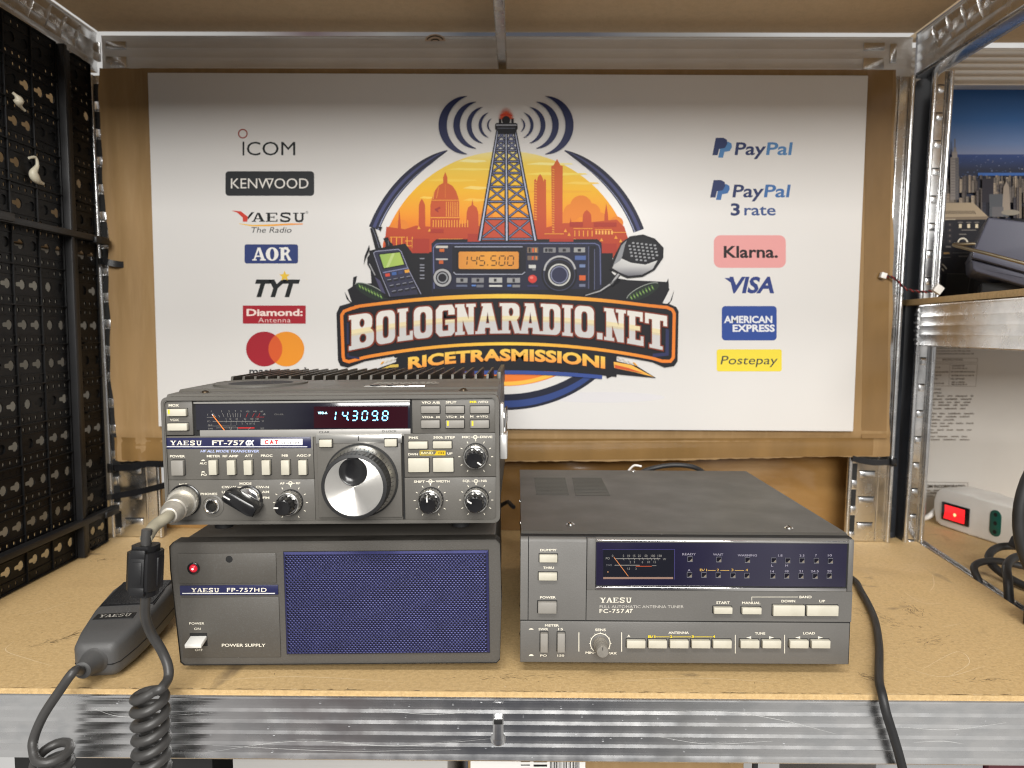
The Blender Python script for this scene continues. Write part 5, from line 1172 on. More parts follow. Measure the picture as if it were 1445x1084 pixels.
b.prism([(-.9, wz1+1.6), (-.9, HH-4.5), (-.2, HH-2.8), (1.5, HH-1.8), (9, HH-1.6), (9, wz1+1.6)], xc-.4, wx1+.8, axis='x'); b.box(wx1+.8, 238, -.9, 6, wz0-3.2, HH-1.9, .6)
b.build('upper_panel', GREY, at_)
b = MB(); b.box(xc, wx1, -.5, 2, wz0, wz1+1.2, .5); wn = b.build('meter_window', PURP, at_)
b = MB(); b.box(xc-.3, wx1+.3, -1.5, 2, wz0-3.0, wz0-.5, .6); b.box(xc-.2, wx1+.3, -1.3, 2, wz1+1.0, wz1+2.3, .5); b.build('bright_trim', CHROME, wn)
k = Ink(PA, -.56, 1.); k.zoom(*H_); k.rect(474, 456, 836, 604, (17, 18, 28)); k.layer(-.03); k.rect(474, 594, 830, 604, (128, 104, 92)); k.rect(470, 452, 836, 455, (52, 48, 92)); k.rect(836, 452, 839, 606, (60, 56, 104))
for t, x in (('0', 522), ('5', 577), ('10', 604), ('15', 632), ('25', 658), ('50', 692), ('100', 728), ('150', 762)): k.txt(t, x, 491, 11, C1)
k.rect(530, 499, 765, 502, C1); k.txt('PO', 497, 504, 11, C1); k.txt('W', 786, 508, 10, C1)
for x in (577, 604, 632, 658, 676, 700, 718, 735, 752): k.line([(x-3, 495), (x+3, 508)], 2, C1)
for t, x in (('2', 612), ('3', 633), ('6', 674), ('10', 706), ('15', 737)): k.txt(t, x, 523, 11, C1)
k.txt('SWR', 504, 538, 10, (96, 96, 100)); k.rect(532, 532, 660, 535, C1); k.rect(640, 537, 722, 541, (150, 66, 40)); k.rect(722, 535, 745, 537, C1); k.txt('1.5', 603, 556, 10, C1); k.txt('3', 641, 556, 10, C1); k.oval(498, 568, 3, 3, (190, 140, 100), n=8)
k.line([(528, 492), (602, 590)], 3.2, (186, 118, 70))
k.zoom(*I_); V1 = (150, 146, 160); Y1 = (196, 160, 86)
for t, x, y, w_ in (('READY', 117, 483, 68), ('WAIT', 265, 485, 52), ('WARNING', 414, 489, 98), ('A', 117, 565, 14), ('1.8', 582, 490, 22), ('3.5', 693, 490, 24), ('7', 764, 489, 9), ('10', 835, 489, 20), ('L', 541, 541, 10), ('H', 615, 541, 13), ('14', 541, 571, 18), ('18', 615, 570, 18), ('21', 687, 570, 18), ('24.5', 758, 570, 40), ('28', 832, 570, 22)): k.txt(t, x, y, 11, V1, wd=w_)
for t, x, w_ in (('B/1', 190, 36), ('2', 264, 12), ('3', 337, 12), ('4', 411, 12)): k.txt(t, x, 564, 12, Y1, wd=w_)
for x0_, x1_ in ((212, 252), (277, 322), (350, 397)): k.rect(x0_, 559, x1_, 561.5, Y1)
leds = [(122, 503), (269, 505), (415, 508)]+[(119, 583), (193, 584), (266, 585), (341, 586), (412, 587)]+[(549, 509), (620, 510), (693, 510), (766, 511), (838, 512), (544, 588), (615, 588), (688, 589), (760, 590), (832, 588)]
for x, y in leds:
    k.rect(x-13, y-14, x+13, y+14, (104, 104, 110)); 
k.layer(-.04)
for x, y in leds: k.rect(x-11, y-11.5, x+12, y+10, (14, 12, 24))
k.layer(-.04)
for x, y in leds: k.poly([(x-2, y+9), (x+11, y-3), (x+12, y+12)], (120, 112, 100))
k.done('scale_lettering', INKG, wn)
# lettering
k = Ink(PA, -.97, 1.1); k.zoom(*H_)
for t, x, y, h, w_ in (('DUMMY', 195, 462, 11, 84), ('THRU', 195, 552, 11, 56), ('POWER', 192, 703, 11, 80), ('METER', 213, 846, 11, 72), ('SWR', 169, 865, 11, 50), ('15', 257, 865, 11, 24), ('PO', 170, 999, 10, 34), ('150', 258, 999, 10, 34), ('SENS', 460, 869, 12, 54), ('MIN', 404, 985, 11, 40), ('MAX', 519, 988, 11, 48)): k.txt(t, x, y, h, W8, wd=w_, bold=.022)
k.slab('YAESU', 458, 724, 160, 25, W8); k.txt('FULL AUTOMATIC ANTENNA TUNER', 670, 752, 14, (176, 172, 164), wd=428); k.txt('FC-757', 455, 777, 20, W8, wd=126, al='L', bold=.008, sp=1.12); k.txt('AT', 586, 776, 19, W8, wd=36, al='L', bold=.03, shear=.2)
k.oval(107, 862, 12, 7, W8, 180, 360, n=10); k.oval(107, 996, 12, 9, W8, 180, 360, n=10)
for x in (350, 568): k.rect(x-2, 876, x+2, 974, W8)
k.ring(459, 932, 50, 4, W8, 130, 410); 
for i in range(11):
    a = math.radians(90+150-30*i); k.line([(459+50*math.cos(a), 932-50*math.sin(a)), (459+57*math.cos(a), 932-57*math.sin(a))], 3, W8)
k.zoom(*I_)
for t, x, y, h, w_ in (('START', 290, 731, 12, 68), ('MANUAL', 434, 732, 12, 94), ('BAND', 711, 702, 12, 62), ('DOWN', 623, 723, 12, 70), ('UP', 796, 723, 12, 30)): k.txt(t, x, y, h, W8, wd=w_, bold=.022)
k.line([(437, 714), (437, 696), (672, 696)], 2.6, W8)
k.zoom(*J_)
for t, x, y, h, w_ in (('A', 32, 84, 14, 20), ('ANTENNA', 340, 64, 14, 126), ('TUNE', 843, 68, 14, 64), ('LOAD', 1146, 67, 14, 74)): k.txt(t, x, y, h, W8, wd=w_, bold=.022)
YY = (226, 200, 20)
for t, x, w_ in (('B/1', 174, 44), ('2', 294, 14), ('3', 427, 14), ('4', 558, 14)): k.txt(t, x, 88, 14, YY, wd=w_, bold=.02)
for x0_, x1_ in ((200, 284), (304, 417), (437, 548)): k.rect(x0_, 81, x1_, 84, YY)
for x in (690, 995): k.rect(x-2, 70, x+2, 185, W8)
for x, sg in ((773, -1), (914, 1), (1076, -1), (1216, 1)): k.poly([(x-sg*15, 79), (x+sg*16, 87), (x-sg*15, 94)], W8)
k.done('lettering', INK, at_)
D.zoom(*H_); D.button(149, 480, 240, 518, CREAM, 3, base=-.9); D.button(145, 572, 238, 610, CREAM, 3, base=-.9); D.button(142, 720, 236, 778, GREYB, 3.4, base=-.9)
for x in (154, 241): D.button(x, 880, x+37, 976, GREYB, 3.6, base=-.9, name='slide_button')
D.zoom(*I_); D.button(243, 748, 336, 780, CREAM, 3.2, base=-.9); D.button(387, 750, 484, 782, CREAM, 3.2, base=-.9); D.button(546, 738, 704, 792, CREAM, 2.6, base=-.9); D.button(718, 740, 876, 792, CREAM, 2.6, base=-.9)
D.zoom(*J_)
for x in (20, 153, 286, 420, 552, 722, 857, 1026, 1160): D.button(x, 103, x+113, 150, CREAM, 3.4, base=-.9)
D.zoom(*H_); cx, cz = D.L(459, 930, -.9); q = MB(); q.lathe([(6.2, 0), (6.2, .3), (5.6, .5)], (cx, -.9, cz), n=40); kn = q.build('control_knob', GREY, at_)
q = MB(); q.lathe([(5.2, .3), (5.1, 6), (5.0, 6.6), (4.7, 7), (4.5, 6.8), (4.4, 14), (4.0, 14.6), (0, 14.7)], (cx, -.9, cz), n=96, flute=(5, 5, .05, 24)); q.build('knob_cap', mat('beige_metal', (.42, .39, .34), .34, .6, var=.2, vscale=300), kn)
q = MB(); q.box(cx-.2, cx+.2, -15.72, -15.3, cz+1.2, cz+3.6); q.build('pointer_line', BLACK, kn)
# louvres, screws, feet
b = MB(); zt = HH+9
for qd in (((753.5, 674), (797, 673.5), (803, 698.5), (757, 698.5)), ((807, 674), (848, 674), (861.5, 700), (812, 699.5))):
    P = [PA.Mi @ at(u, v, 'z', zt) for u, v in qd]
    for i in range(13):
        t = (i+.5)/13; a = P[0].lerp(P[3], t); c = P[1].lerp(P[2], t); n_ = 14
        b.prism([(a.y-1.5, HH-.2), (a.y-.2, HH+.75), (a.y+1.3, HH-.2)], a.x, c.x, axis='x', mi=0); b.box(a.x, c.x, a.y-2.2, a.y-1.55, HH-.2, HH-.02, mi=1)
b.build('vent_louvre', [GREYC, DARK], at_)
for u, v in ((805, 740), (1113, 745), (893, 664.5)): q_ = PA.Mi @ at(u, v, 'z', zt); b = MB(); screw(b, (q_.x, min(q_.y, 236), HH-.2), r=2.2); b.build('screw', [CHROME, DARK], at_)
for yy, zz in ((20, 74), (20, 34), (120, 70), (200, 70), (30, 8)): b = MB(); screw(b, (1.3, yy, zz), (-1, 0, 0), 2.); b.build('screw', [CHROME, DARK], at_)
for fx in (26, 212):
    for fy in (34, 210): b = MB(); b.lathe([(8.5, 0), (7.6, 12), (0, 12)], (fx, fy, 3), (0, 0, -1), n=24); b.build('foot', RUB, at_)
# ================================================================== MICROPHONE with plug, clamp and coiled cord
MM_ = Matrix.Translation((-300.5, -16, 0)) @ Matrix.Rotation(math.radians(8), 4, 'Z') @ Matrix.Rotation(math.radians(3.0), 4, 'X')
mw = MM_.copy(); mw.translation *= MM
mic = thing('hand_microphone', 'grey palm microphone lying on the shelf with its coiled cord hanging over the edge', 'microphone', mw)
MI = MM_.inverted()
def loft(secs, cap=True):
    """rounded-rectangle sections (y, cx, cz, half width, half height, corner)"""
    b = MB(); n = None; vs = []
    for y, cx, cz, hw, hh, r in secs:
        o = rrect(cx-hw, cx+hw, cz-hh, cz+hh, min(r, hw*.98, hh*.98), 4); n = len(o); vs += [(x, y, z) for x, z in o]
    N = len(secs); fs = [(i*n+k, i*n+(k+1) % n, (i+1)*n+(k+1) % n, (i+1)*n+k) for i in range(N-1) for k in range(n)]
    fs += [list(range(n))[::-1], [(N-1)*n+k for k in range(n)]]
    b.add(vs, fs, 0, True); return b
loft([(0, 1, 15, 10, 8, 4), (1.2, 1, 15, 12.5, 11, 5), (4, 1, 15.2, 15, 12.8, 5), (22, 1.5, 16, 19, 13.6, 5), (52, 1.8, 17, 22.6, 14.4, 5), (88, 2, 17.5, 24, 14.6, 5), (104, 2, 17.5, 22.6, 14, 5), (107, 2, 17, 20, 12, 5)]).build('body', MICG, mic)
b = loft([(-.3, 1, 12.4, 11.2, .35, .2), (3.8, 1, 12.4, 15.3, .35, .2), (22, 1.5, 12.8, 19.3, .35, .2), (52, 1.8, 13.2, 22.9, .35, .2), (88, 2, 13.4, 24.3, .35, .2), (105, 2, 13.4, 22.8, .35, .2)]); b.build('case_seam', DARK, mic)
# slotted grille at the head
b = MB(); gz = lambda y: 16.8+14.4*(min(1, y/52)) if y < 52 else 31.5+.55*(y-52)/36
b.box(-18, 22, 55, 101, 29, 31.9, .6)
for i in range(22): y = 57+i*2.0; b.box(-17, 21, y, y+.9, 31.7, 32.9, .2)
for j in range(14): x = -16.2+j*2.8; b.box(x-.35, x+.35, 57, 99.5, 31.8, 32.6)
b.build('grille', BLACK, mic)
b = MB(); b.box(-14.2, 14.2, 34, 43.5, 28.6, 30.95, .3); pl_ = b.build('badge', DARK, mic)
class Top(Ink):
    pass
k = Ink(Pose(0, 0, 0), 0., 1.); k.tri = lambda vs, fs, col: (k.f.extend([[i+len(k.v) for i in f] for f in fs]), k.m.extend([0]*len(fs)), k.sm.extend([False]*len(fs)), k.c.extend([lin(col)]*len(vs)), k.v.extend([(u, -v, 31.1+len(k.f)*.0002) for u, v in vs]))
k.slab('YAESU', -11, -36.6, 22, 4.6, (170, 166, 158)); k.done('badge_lettering', INK, pl_)
# strain relief
b = MB(); b.lathe([(9.5, -2), (9.6, 1.0), (8.4, 2.6), (8.0, 3.4), (6.2, 13), (5.8, 16), (4.4, 17.2), (3.6, 17.3)], (0, 1.5, 15.5), (-.08, -1, .06), n=28); b.build('strain_relief', MICG, mic)
# cord: plug -> clamp -> coil in front of the beam ; second coil -> tail of the microphone
def W(u, v, y): return at(u, v, 'y', y)
def toM(pts): return [MI @ Vector(p) for p in pts]
S0 = SOCK
e0 = Vector((-218, -13, 131)); ax = (W(232, 735, -44)-S0).normalized()
pd = (W(238, 728, -36)-S0).normalized()
def plug_at(prof, base, d, n=40, flute=None):
    q = MB(); q.lathe(prof, MI @ base, MI.to_3x3() @ d, n=n, flute=flute); return q
q = plug_at([(10.2, 0), (10.6, .6), (10.6, 6.6), (9.8, 7.4), (8.4, 7.5), (8.4, 9)], S0, pd, n=90, flute=(1, 2, .04, 30)); pg = q.build('plug', mat('matt_nickel', (.66, .63, .56), .36, .7, var=.25, vscale=300), mic)
q = plug_at([(8.2, 8), (8.3, 9), (8.0, 22), (7.0, 23), (6.9, 24), (7.6, 24.6), (7.6, 27), (6.6, 28.4), (6.4, 31), (5.2, 33), (4.0, 33.4)], S0, pd, n=40); q.build('plug_barrel', mat('brushed_nickel', (.66, .62, .54), .4, .65, var=.2, vscale=200), pg)
q = MB(); o_ = S0+pd*27.5+Vector((2, -7.2, -3)); q.lathe([(2.2, 0), (2.0, 1), (0, 1.1)], MI @ o_, MI.to_3x3() @ Vector((.3, -1, -.2)), n=14); q.build('clamp_screw', CHROME, pg)
P0 = S0+pd*33; c1 = W(205, 767, -60)
pth = [P0-pd*4, P0+pd*3, P0.lerp(c1, .45)+Vector((-2, -1, 1.5)), c1+Vector((.6, 0, 3)), c1+Vector((0, 0, -8))]
q = MB(); q.tube(toM(spline(pth[:4], 8)), 3.9, n=14); q.build('clear_sleeve', mat('yellowed_sleeve', (.34, .31, .23), .35, var=.3, vscale=90), pg)
cl_top, cl_bot = W(204, 770, -61), W(206, 837, -58)
q = MB(); q.tube(toM([c1+Vector((1.2, .4, 9)), c1+Vector((.6, 0, 3)), c1+Vector((.3, 0, -12))]), 3.2, n=12); q.build('cord_end', CORD, mic)
# hinged ferrite clamp
cz_ = (cl_top+cl_bot)/2; Lc = (cl_top-cl_bot).length
T = MI @ Matrix.Translation(cz_) @ Matrix.Rotation(math.radians(-4), 4, 'X') @ Matrix.Rotation(math.radians(2), 4, 'Y')
q = MB()
oct_ = [(-9.3, -5), (-9.3, 5), (-6, 9.3), (6, 9.3), (9.3, 5), (9.3, -5), (6, -9.3), (-6, -9.3)]
q.prism(oct_, -Lc/2+4, Lc/2-4, axis='z', bev=1., T=T)
for s_ in (-1, 1):
    q.prism([(x*.78, y*.78) for x, y in oct_], s_*(Lc/2-5), s_*Lc/2, axis='z', bev=.8, T=T); q.box(-4.6, 4.6, -10.4, -6, s_*(Lc/2-4.5)-3, s_*(Lc/2-4.5)+3, .8, T=T)
    q.box(s_*9.2-1, s_*9.2+1, -4, 4, -9, 9, .7, T=T)
fc = q.build('ferrite_clamp', BLACK, mic)
q = MB(); q.box(-4.2, 4.2, -10.3, -8.6, -9.5, 9.5, .5, T=T); q.box(-3.0, 3.0, -10.9, -9.6, -7, 7, .7, T=T); q.build('latch', BLACK, fc)
# straight run to the first coil
run = [cl_bot+Vector((0, 0, 5)), cl_bot, W(205, 868, -54), W(213, 893, -46), W(228, 918, -42), W(237, 940, -43), W(237, 958, -47), W(228, 972, -58)]
coil = []
cx_, cy_ = W(213, 1000, -50).x, -50.0
zt = W(213, 965, -50).z
R_, pit, turns = 9.3, 9.6, 9
for i in range(turns*18+1):
    a = -.2+2*math.pi*i/18; tl = .5*max(0, 1-i/14)
    coil.append(Vector((cx_+R_*math.cos(-a)+.25*math.sin(i*.21), cy_+R_*math.sin(-a)-1, zt-1.5-pit*i/18+tl*math.cos(a)*6+1.2*math.cos(a+.4))))
q = MB(); q.tube(toM(spline(run, 10)[:-1]+spline([run[-1], coil[3]], 4)[1:-1]+coil[3:]), 3.15, n=12)
q.build('coiled_cord', CORD, mic)
tail = MM_ @ Vector((-1.5, -15, 16.5))
run2 = [tail+Vector((.6, 5, 0)), tail, W(104, 948, -47), W(82, 978, -50), W(60, 1012, -53), W(47, 1045, -55), W(48, 1066, -60)]
c2x, c2z = W(73, 1050, -53).x, W(73, 1050, -53).z
coil2 = []
for i in range(7*18+1):
    a = math.pi+.5+2*math.pi*i/18
    coil2.append(Vector((c2x+10.2*math.cos(a), -53+10.2*math.sin(a), c2z-2-8.8*i/18+4.2*math.sin(a)*.7)))
q = MB(); q.tube(toM(spline(run2, 10)+coil2[2:]), 3.05, n=12); q.build('coiled_cord', CORD, mic)

# ================================================================== cables of the tuner
b = MB(); b.tube(spline([(225, 262, 30), (252, 262, 26), (300, 246, 12), (331, 200, 4), (324, 160, 3.6), (306, 100, 3.6), (284, 48, 3.6), (262, 4, 4), (251, -18, 5), (245.5, -33, 4), (246, -38, -6), (251.5, -38, -22), (257, -37, -38), (262, -36, -56), (268, -33, -90)], 9), 3.0, n=14)
tag(b.build('cable', RUB), 'black round cable from behind the tuner, down over the shelf front', 'cable')
b = MB(); b.tube(spline([(110, 246, 60), (128, 262, 92), (150, 268, 101), (178, 264, 104), (200, 268, 96), (222, 280, 70), (230, 300, 30)], 8), 2.6, n=12); sp = b.build('cable', RUB); tag(sp, 'short black lead arching up behind the tuner top', 'cable')
b = MB(); b.tube(spline([(116, 249, 101), (124, 262, 104), (132, 262, 103)], 5), 1.1, n=8); b.build('bare_end', WHITEP, sp)
b = MB(); b.tube(spline([(-6, 252, 60), (-9, 262, 60), (-14, 290, 56), (-30, 310, 40)], 6), 2.3, n=10); tag(b.build('cable', RUB), 'black lead in the gap between the stack and the tuner', 'cable')

# ================================================================== NEIGHBOURING BAY on the right
nb = thing('shelving_rack', 'neighbouring galvanised shelving frame with a middle shelf, at the right', 'shelving', Matrix.Translation((.46, 0, 0)))
def nloc(mb): mb.v = [(x-460, y, z) for x, y, z in mb.v]; return mb
b = upright(459.5, 478, 336, 459.5, .018, -20, 545, sd=50, edge=False); nloc(b).build('upright', [GALV, DARK, DARKREFL], nb)
b = MB(); b.box(445, 457, 352, 353.5, -20, 545, .3); zz = -5
while zz < 530: b.box(449, 454, 350.6, 352.2, zz, zz+12, .8); zz += 31
nloc(b).build('post_flange', DARKREFL, nb)
# middle side beam facing our bay
p0, p1 = at(1289, 456, 'y', 322), at(1445, 465, 'y', 110)
dirv = Vector((p1.x-p0.x, p1.y-p0.y, 0)).normalized(); nrm = Vector((dirv.y, -dirv.x, 0))
if nrm.x > 0: nrm = -nrm
T = Matrix(((dirv.x, -nrm.x, 0, p0.x), (dirv.y, -nrm.y, 0, p0.y), (0, 0, 1, 0), (0, 0, 0, 1)))
b = MB(); pf = rib_profile(233.5, 279.5, n=4, d=.55); b.sweep(pf, 14, 330, T=T); nloc(b).build('side_beam', GALV, nb)
b = MB()
for i in range(9):   # the folded joint at its end
    z = 236+i*4.7; b.tube([T @ Vector((0, 4.5, z)), T @ Vector((4, 1.2 if i % 2 else 2.6, z)), T @ Vector((15, .2, z))], 2.5, n=8)
nloc(b).build('folded_joint', GALV, nb)
# upper frame of that bay
b = MB(); b.sweep([(372+y, z) for y, z in rib_profile(541, 584)], 462, 900); nloc(b).build('rear_beam', GALVD, nb)
b = MB(); T2 = Matrix(((0, 1, 0, 456.), (1, 0, 0, 0), (0, 0, 1, 0), (0, 0, 0, 1)))
b.box(454.6, 474, -26, 352, 541.2, 543.0, .6); b.tube([(474, -26, 542.6), (474, 352, 542.6)], 2.0, n=10); b.box(455, 457, -26, 352, 543.2, 592, .3)
nloc(b).build('side_beam', GALV, nb)
b = MB(); b.box(457.5, 900, -26, 372, 589.5, 596, .4); tag(b.build('shelf_board', MDFU), 'brown fibreboard top shelf of the bay at right, seen from below', 'shelf board')
b = MB(); q0, q1 = T @ Vector((16, .6, 0)), T @ Vector((330, .6, 0))
b.prism([(q0.x, q0.y), (q1.x, q1.y), (900, q1.y), (900, 398), (q0.x+6, 398)], 280.2, 286.6, axis='z', bev=.3); tag(b.build('shelf_board', MDF), 'brown middle shelf board at right carrying the blue case', 'shelf board')
# lower board and its steel rim
def rimx(y): return 433+.122*(y+26)
b = MB(); b.prism([(rimx(-26)+15, -26), (900, -26), (900, 600), (rimx(600)+15, 600)], -13, -7, axis='z', bev=.4); tag(b.build('shelf_board', MDF), 'lower fibreboard at right with the white power strip on it', 'shelf board')
for off, nm in ((4.2, 'side_beam'), (10.5, 'side_beam')):
    b = MB(); b.prism([(rimx(-26)+off, -26), (rimx(-26)+off+1.6, -26), (rimx(440)+off+1.6, 440), (rimx(440)+off, 440)], -50, -3.2 if off < 6 else -4.5, axis='z'); b.tube([(rimx(-26)+off+.8, -26, -3.4), (rimx(440)+off+.8, 440, -3.4)], 1.5, n=8); nloc(b).build(nm, GALV, nb)
# white carton with small print
b = MB(); b.box(541, 860, 480, 590, -6.8, 270, .8)
ct = tag(b.build('carton', layered('white_printed_carton', (.66, .64, .60), [((.58, .555, .52), 6, (1, 1, 1), .42, .66, .7)], rough=.45, bump=.05, bscale=80)), 'white carton with printed safety notes standing behind the power strip', 'carton')
pz = Pose(541, 480, 0); k = Ink(pz, -.1, 1.); k.zoom(1280, 420, 7.745)
DK = (108, 98, 88)
k.line([(225, 660), (772, 664), (770, 708), (223, 702)], 3, (120, 106, 92), closed=True); k.txt('SPECIFICATIONS', 498, 690, 20, DK, wd=226, bold=.02)
k.line([(218, 722), (770, 728), (750, 972), (198, 962)], 3, (120, 106, 92), closed=True); k.line([(470, 724), (455, 966)], 2, (120, 106, 92))
def greek(x0, x1, y, h, c=DK):
    x = x0
    while x < x1-8:
        w_ = min(rnd.uniform(8, 40), x1-x); xx = x
        while xx < x+w_: k.rect(xx, y-h*rnd.uniform(.65, 1), xx+h*.42, y, c); xx += h*.62
        x += w_+12
for x0_, x1_, y in ((255, 700, 560), (262, 690, 590), (260, 740, 620)): greek(x0_, x1_, y, 14)
for x0_, x1_, y in ((222, 366, 770), (222, 448, 820), (222, 370, 856), (220, 328, 895), (215, 408, 945), (490, 642, 752), (494, 664, 780), (480, 744, 818), (484, 724, 858), (478, 624, 896), (490, 640, 932), (486, 656, 956)): greek(x0_, x1_, y, 15)
k.txt('PRECAUTIONS', 298, 1010, 15, DK, wd=146, bold=.02); k.rect(200, 996, 214, 1010, DK)
k.zoom(1180, 380, 2.257)
for i, (x0_, x1_, y) in enumerate(((285, 352, 396), (298, 440, 406), (298, 440, 416), (298, 440, 426), (298, 420, 435), (286, 430, 446), (286, 438, 462), (292, 432, 472), (292, 374, 482), (282, 436, 493), (282, 362, 502), (278, 430, 514), (284, 330, 523), (278, 434, 535), (278, 424, 545))): greek(x0_, x1_, y, 4.6, (112, 102, 92))
k.line([(264, 678), (420, 680), (418, 716), (262, 714)], 1.2, (110, 100, 90), closed=True); k.txt('ICOM INCORPORATED', 343, 696, 9, (70, 62, 54), wd=136, bold=.03); greek(286, 390, 706, 4); greek(300, 330, 713, 4); greek(280, 340, 724, 4)
o = k.done('printed_notes', INK, ct); o.matrix_world = pz.world()
# power strip
s0, s1 = at(1334, 745, 'z', -7), at(1424, 774, 'z', -7)
dv = Vector((s1.x-s0.x, s1.y-s0.y, 0)).normalized()
PSM = Matrix(((dv.x, -dv.y, 0, s0.x), (dv.y, dv.x, 0, s0.y), (0, 0, 1, -7), (0, 0, 0, 1)))
mw2 = PSM.copy(); mw2.translation *= MM
stp = thing('power_strip', 'white plastic power strip with a lit red rocker switch and green socket', 'power strip', mw2)
PZ = Pose(0, 0, 0); PZ.M = PSM; PZ.Mi = PSM.inverted()
DS = Dev(PZ, stp); DS.zoom(1240, 640, 4.517)
hgt = 0
xl, zt1 = DS.L(345, 350); xr, _ = DS.L(600, 540); xe = 330
_, zt2 = DS.L(600, 270); _, zb = DS.L(600, 545)
zt2 = max(zt2, 36)
prof = [(xl+14, 1), (xl+5, 5), (xl+.5, zt2*.42), (xl+.5, zt2*.62), (xl+4, zt2*.86), (xl+13, zt2), (xr-2, zt2), (xr+3, zt2-1.5), (xe, zt2-1.5), (xe, .5), (xr+3, .5), (xr-2, .2)]
b = MB(); b.prism(prof, 0, 44, bev=2.2, seg=3); b.build('strip_body', WHITEP, stp)
a = DS.rect(408, 305, 576, 470); b = MB(); b.box(a[0], a[1], -1.6, 2, a[2], a[3], .5); sw = b.build('switch_frame', BLACKG, stp)
w_ = a[1]-a[0]; h_ = a[3]-a[2]
b = MB(); b.prism([(-3.6, a[2]+h_*.12), (-2.0, a[2]+h_*.5), (-2.6, a[3]-h_*.12), (.5, a[3]-h_*.12), (.5, a[2]+h_*.12)], a[0]+w_*.14, a[1]-w_*.14, axis='x'); b.build('rocker', mat('lit_red_rocker', (.5, .01, .012), .25, var=.4, vscale=160, emit=(1., .02, .025), es=1.1), sw)
b = MB(); c_ = ((a[0]+a[1])/2+1, (a[2]+a[3])/2-1); b.lathe([(2.2, 0), (1.6, .3), (0, .4)], (c_[0], -2.6, c_[1]), n=12); b.build('glow_lamp', mat('neon_glow', (1, .3, .1), .4, emit=(1, .35, .16), es=2.5), sw)
a = DS.rect(712, 352, 776, 540); r_ = (a[1]-a[0])/2; b = MB(); b.prism(rrect(a[0], a[1], a[2], a[3], r_*.95, 6), -.5, 2, bev=.3); sk = b.build('socket', mat('green_socket', (.008, .10, .075), .4, var=.2, vscale=80), stp)
b = MB()
for f_ in (.17, .5, .83): b.lathe([(2.6, 0), (1.9, .05), (0, .06)], ((a[0]+a[1])/2, -.52, a[2]+(a[3]-a[2])*f_), n=14)
b.build('socket_hole', DARK, sk)
dx_ = 46
for n_ in range(3):
    b = MB(); b.prism(rrect(a[0]+dx_*(n_+1), a[1]+dx_*(n_+1), a[2], a[3], r_*.95, 6), -.5, 2, bev=.3); s2 = b.build('socket', MATS['green_socket'], stp)
b = MB(); e_ = PSM @ Vector((xl+6, 24, 12)); b.tube(spline([e_, e_+Vector((-14, 6, 6)), e_+Vector((-26, 6, -4)), e_+Vector((-34, 14, -10))], 6), 3.4, n=10); b.v = [tuple(PSM.inverted() @ Vector(v)) for v in b.v]; b.build('mains_lead', WHITEP, stp)
# thick black cables
b = MB(); b.tube(spline([(464, 205, -12), (465, 206, -3), (470, 222, 9), (500, 235, 10), (535, 230, 4), (570, 215, -2)], 9), 3.6, n=14); tag(b.build('cable', RUB), 'thick black cable looping up in front of the power strip', 'cable')
b = MB(); b.tube(spline([(459, 152, -14), (459, 153, -4), (463, 162, 14), (474, 180, 24), (500, 200, 26), (540, 215, 18)], 9), 4.1, n=14); tag(b.build('cable', RUB), 'thickest black cable bending over the rim of the right shelf', 'cable')
b = MB(); b.tube(spline([(560, 250, 20), (520, 258, 18), (497, 240, 8), (500, 200, -1), (520, 160, -2.5), (560, 130, -2.5)], 9), 4.0, n=14); tag(b.build('cable', RUB), 'black cable curling down onto the right shelf behind the thickest one', 'cable')
b = MB(); rr = 100
b.tube([(541+rr*math.cos(t), 118+4*math.sin(t*.5), 88+rr*.98*math.sin(t)) for t in [2*math.pi*i/60 for i in range(60)]], 5.0, n=12, closed=True); b.tube([(546+93*math.cos(t), 126+6*math.sin(t), 86+93*math.sin(t)) for t in [2*math.pi*i/60 for i in range(60)]], 4.6, n=12, closed=True)
tag(b.build('cable_coil', RUB), 'big upright coil of thick black cable at the right edge', 'cable coil')
b = MB(); b.box(0, 7, 0, 14, 0, 12, 1.5, T=Matrix.Translation(at(1433, 775, 'y', 230)) @ Matrix.Rotation(.4, 4, 'Y')); tag(b.build('cable_plug', BLACK), 'small black plug on the power strip behind the cable coil', 'plug')
b = MB(); q = at(1440, 905, 'y', 96); b.box(q.x, q.x+60, 46, 96, .4, 46, 2.); tag(b.build('adapter_box', BLACK), 'black box on the shelf at the right edge of the picture', 'box')

# poster with a skyline and a radio set
pq = at(1321, 112, 'y', 399.5); PW = Pose(pq.x, 399.5, 287.2)
po = thing('poster', 'blue poster of a city skyline with a radio set, behind the blue case', 'poster', PW.world())
b = MB(); b.box(0, 420, 0, 3, 0, pq.z-287.2, .3); b.build('poster_board', mat('poster_back', (.03, .07, .2), .35, var=.1, vscale=9), po)
k = Ink(PW, -.05, 1.45); k.zoom(1320, 110, 1)
def psky(u, v):
    S_ = [(0, (30, 62, 106)), (60, (50, 86, 134)), (92, (88, 108, 144)), (108, (104, 112, 136))]
    for (v0, c0), (v1, c1) in zip(S_, S_[1:]):
        if v <= v1: t = max(0, (v-v0)/(v1-v0)); return tuple(a+(b_-a)*t for a, b_ in zip(c0, c1))
    return S_[-1][1]
k.rect(1, 2, 520, 108, psky, bands=[60, 92]); k.rect(1, 108, 520, 330, lambda u, v: (46, 62, 104) if v < 130 else (40, 44, 58), bands=[130]); k.layer()
for i in range(420): x = rnd.uniform(1, 518); y = rnd.uniform(109, 142); k.rect(x, y, x+rnd.uniform(.8, 2.4), y+rnd.uniform(.4, 1.1), rnd.choice([(86, 100, 132), (108, 116, 140), (36, 52, 88), (70, 86, 124), (128, 130, 140)]))
k.rect(60, 134, 520, 138, (52, 84, 140)); k.layer()
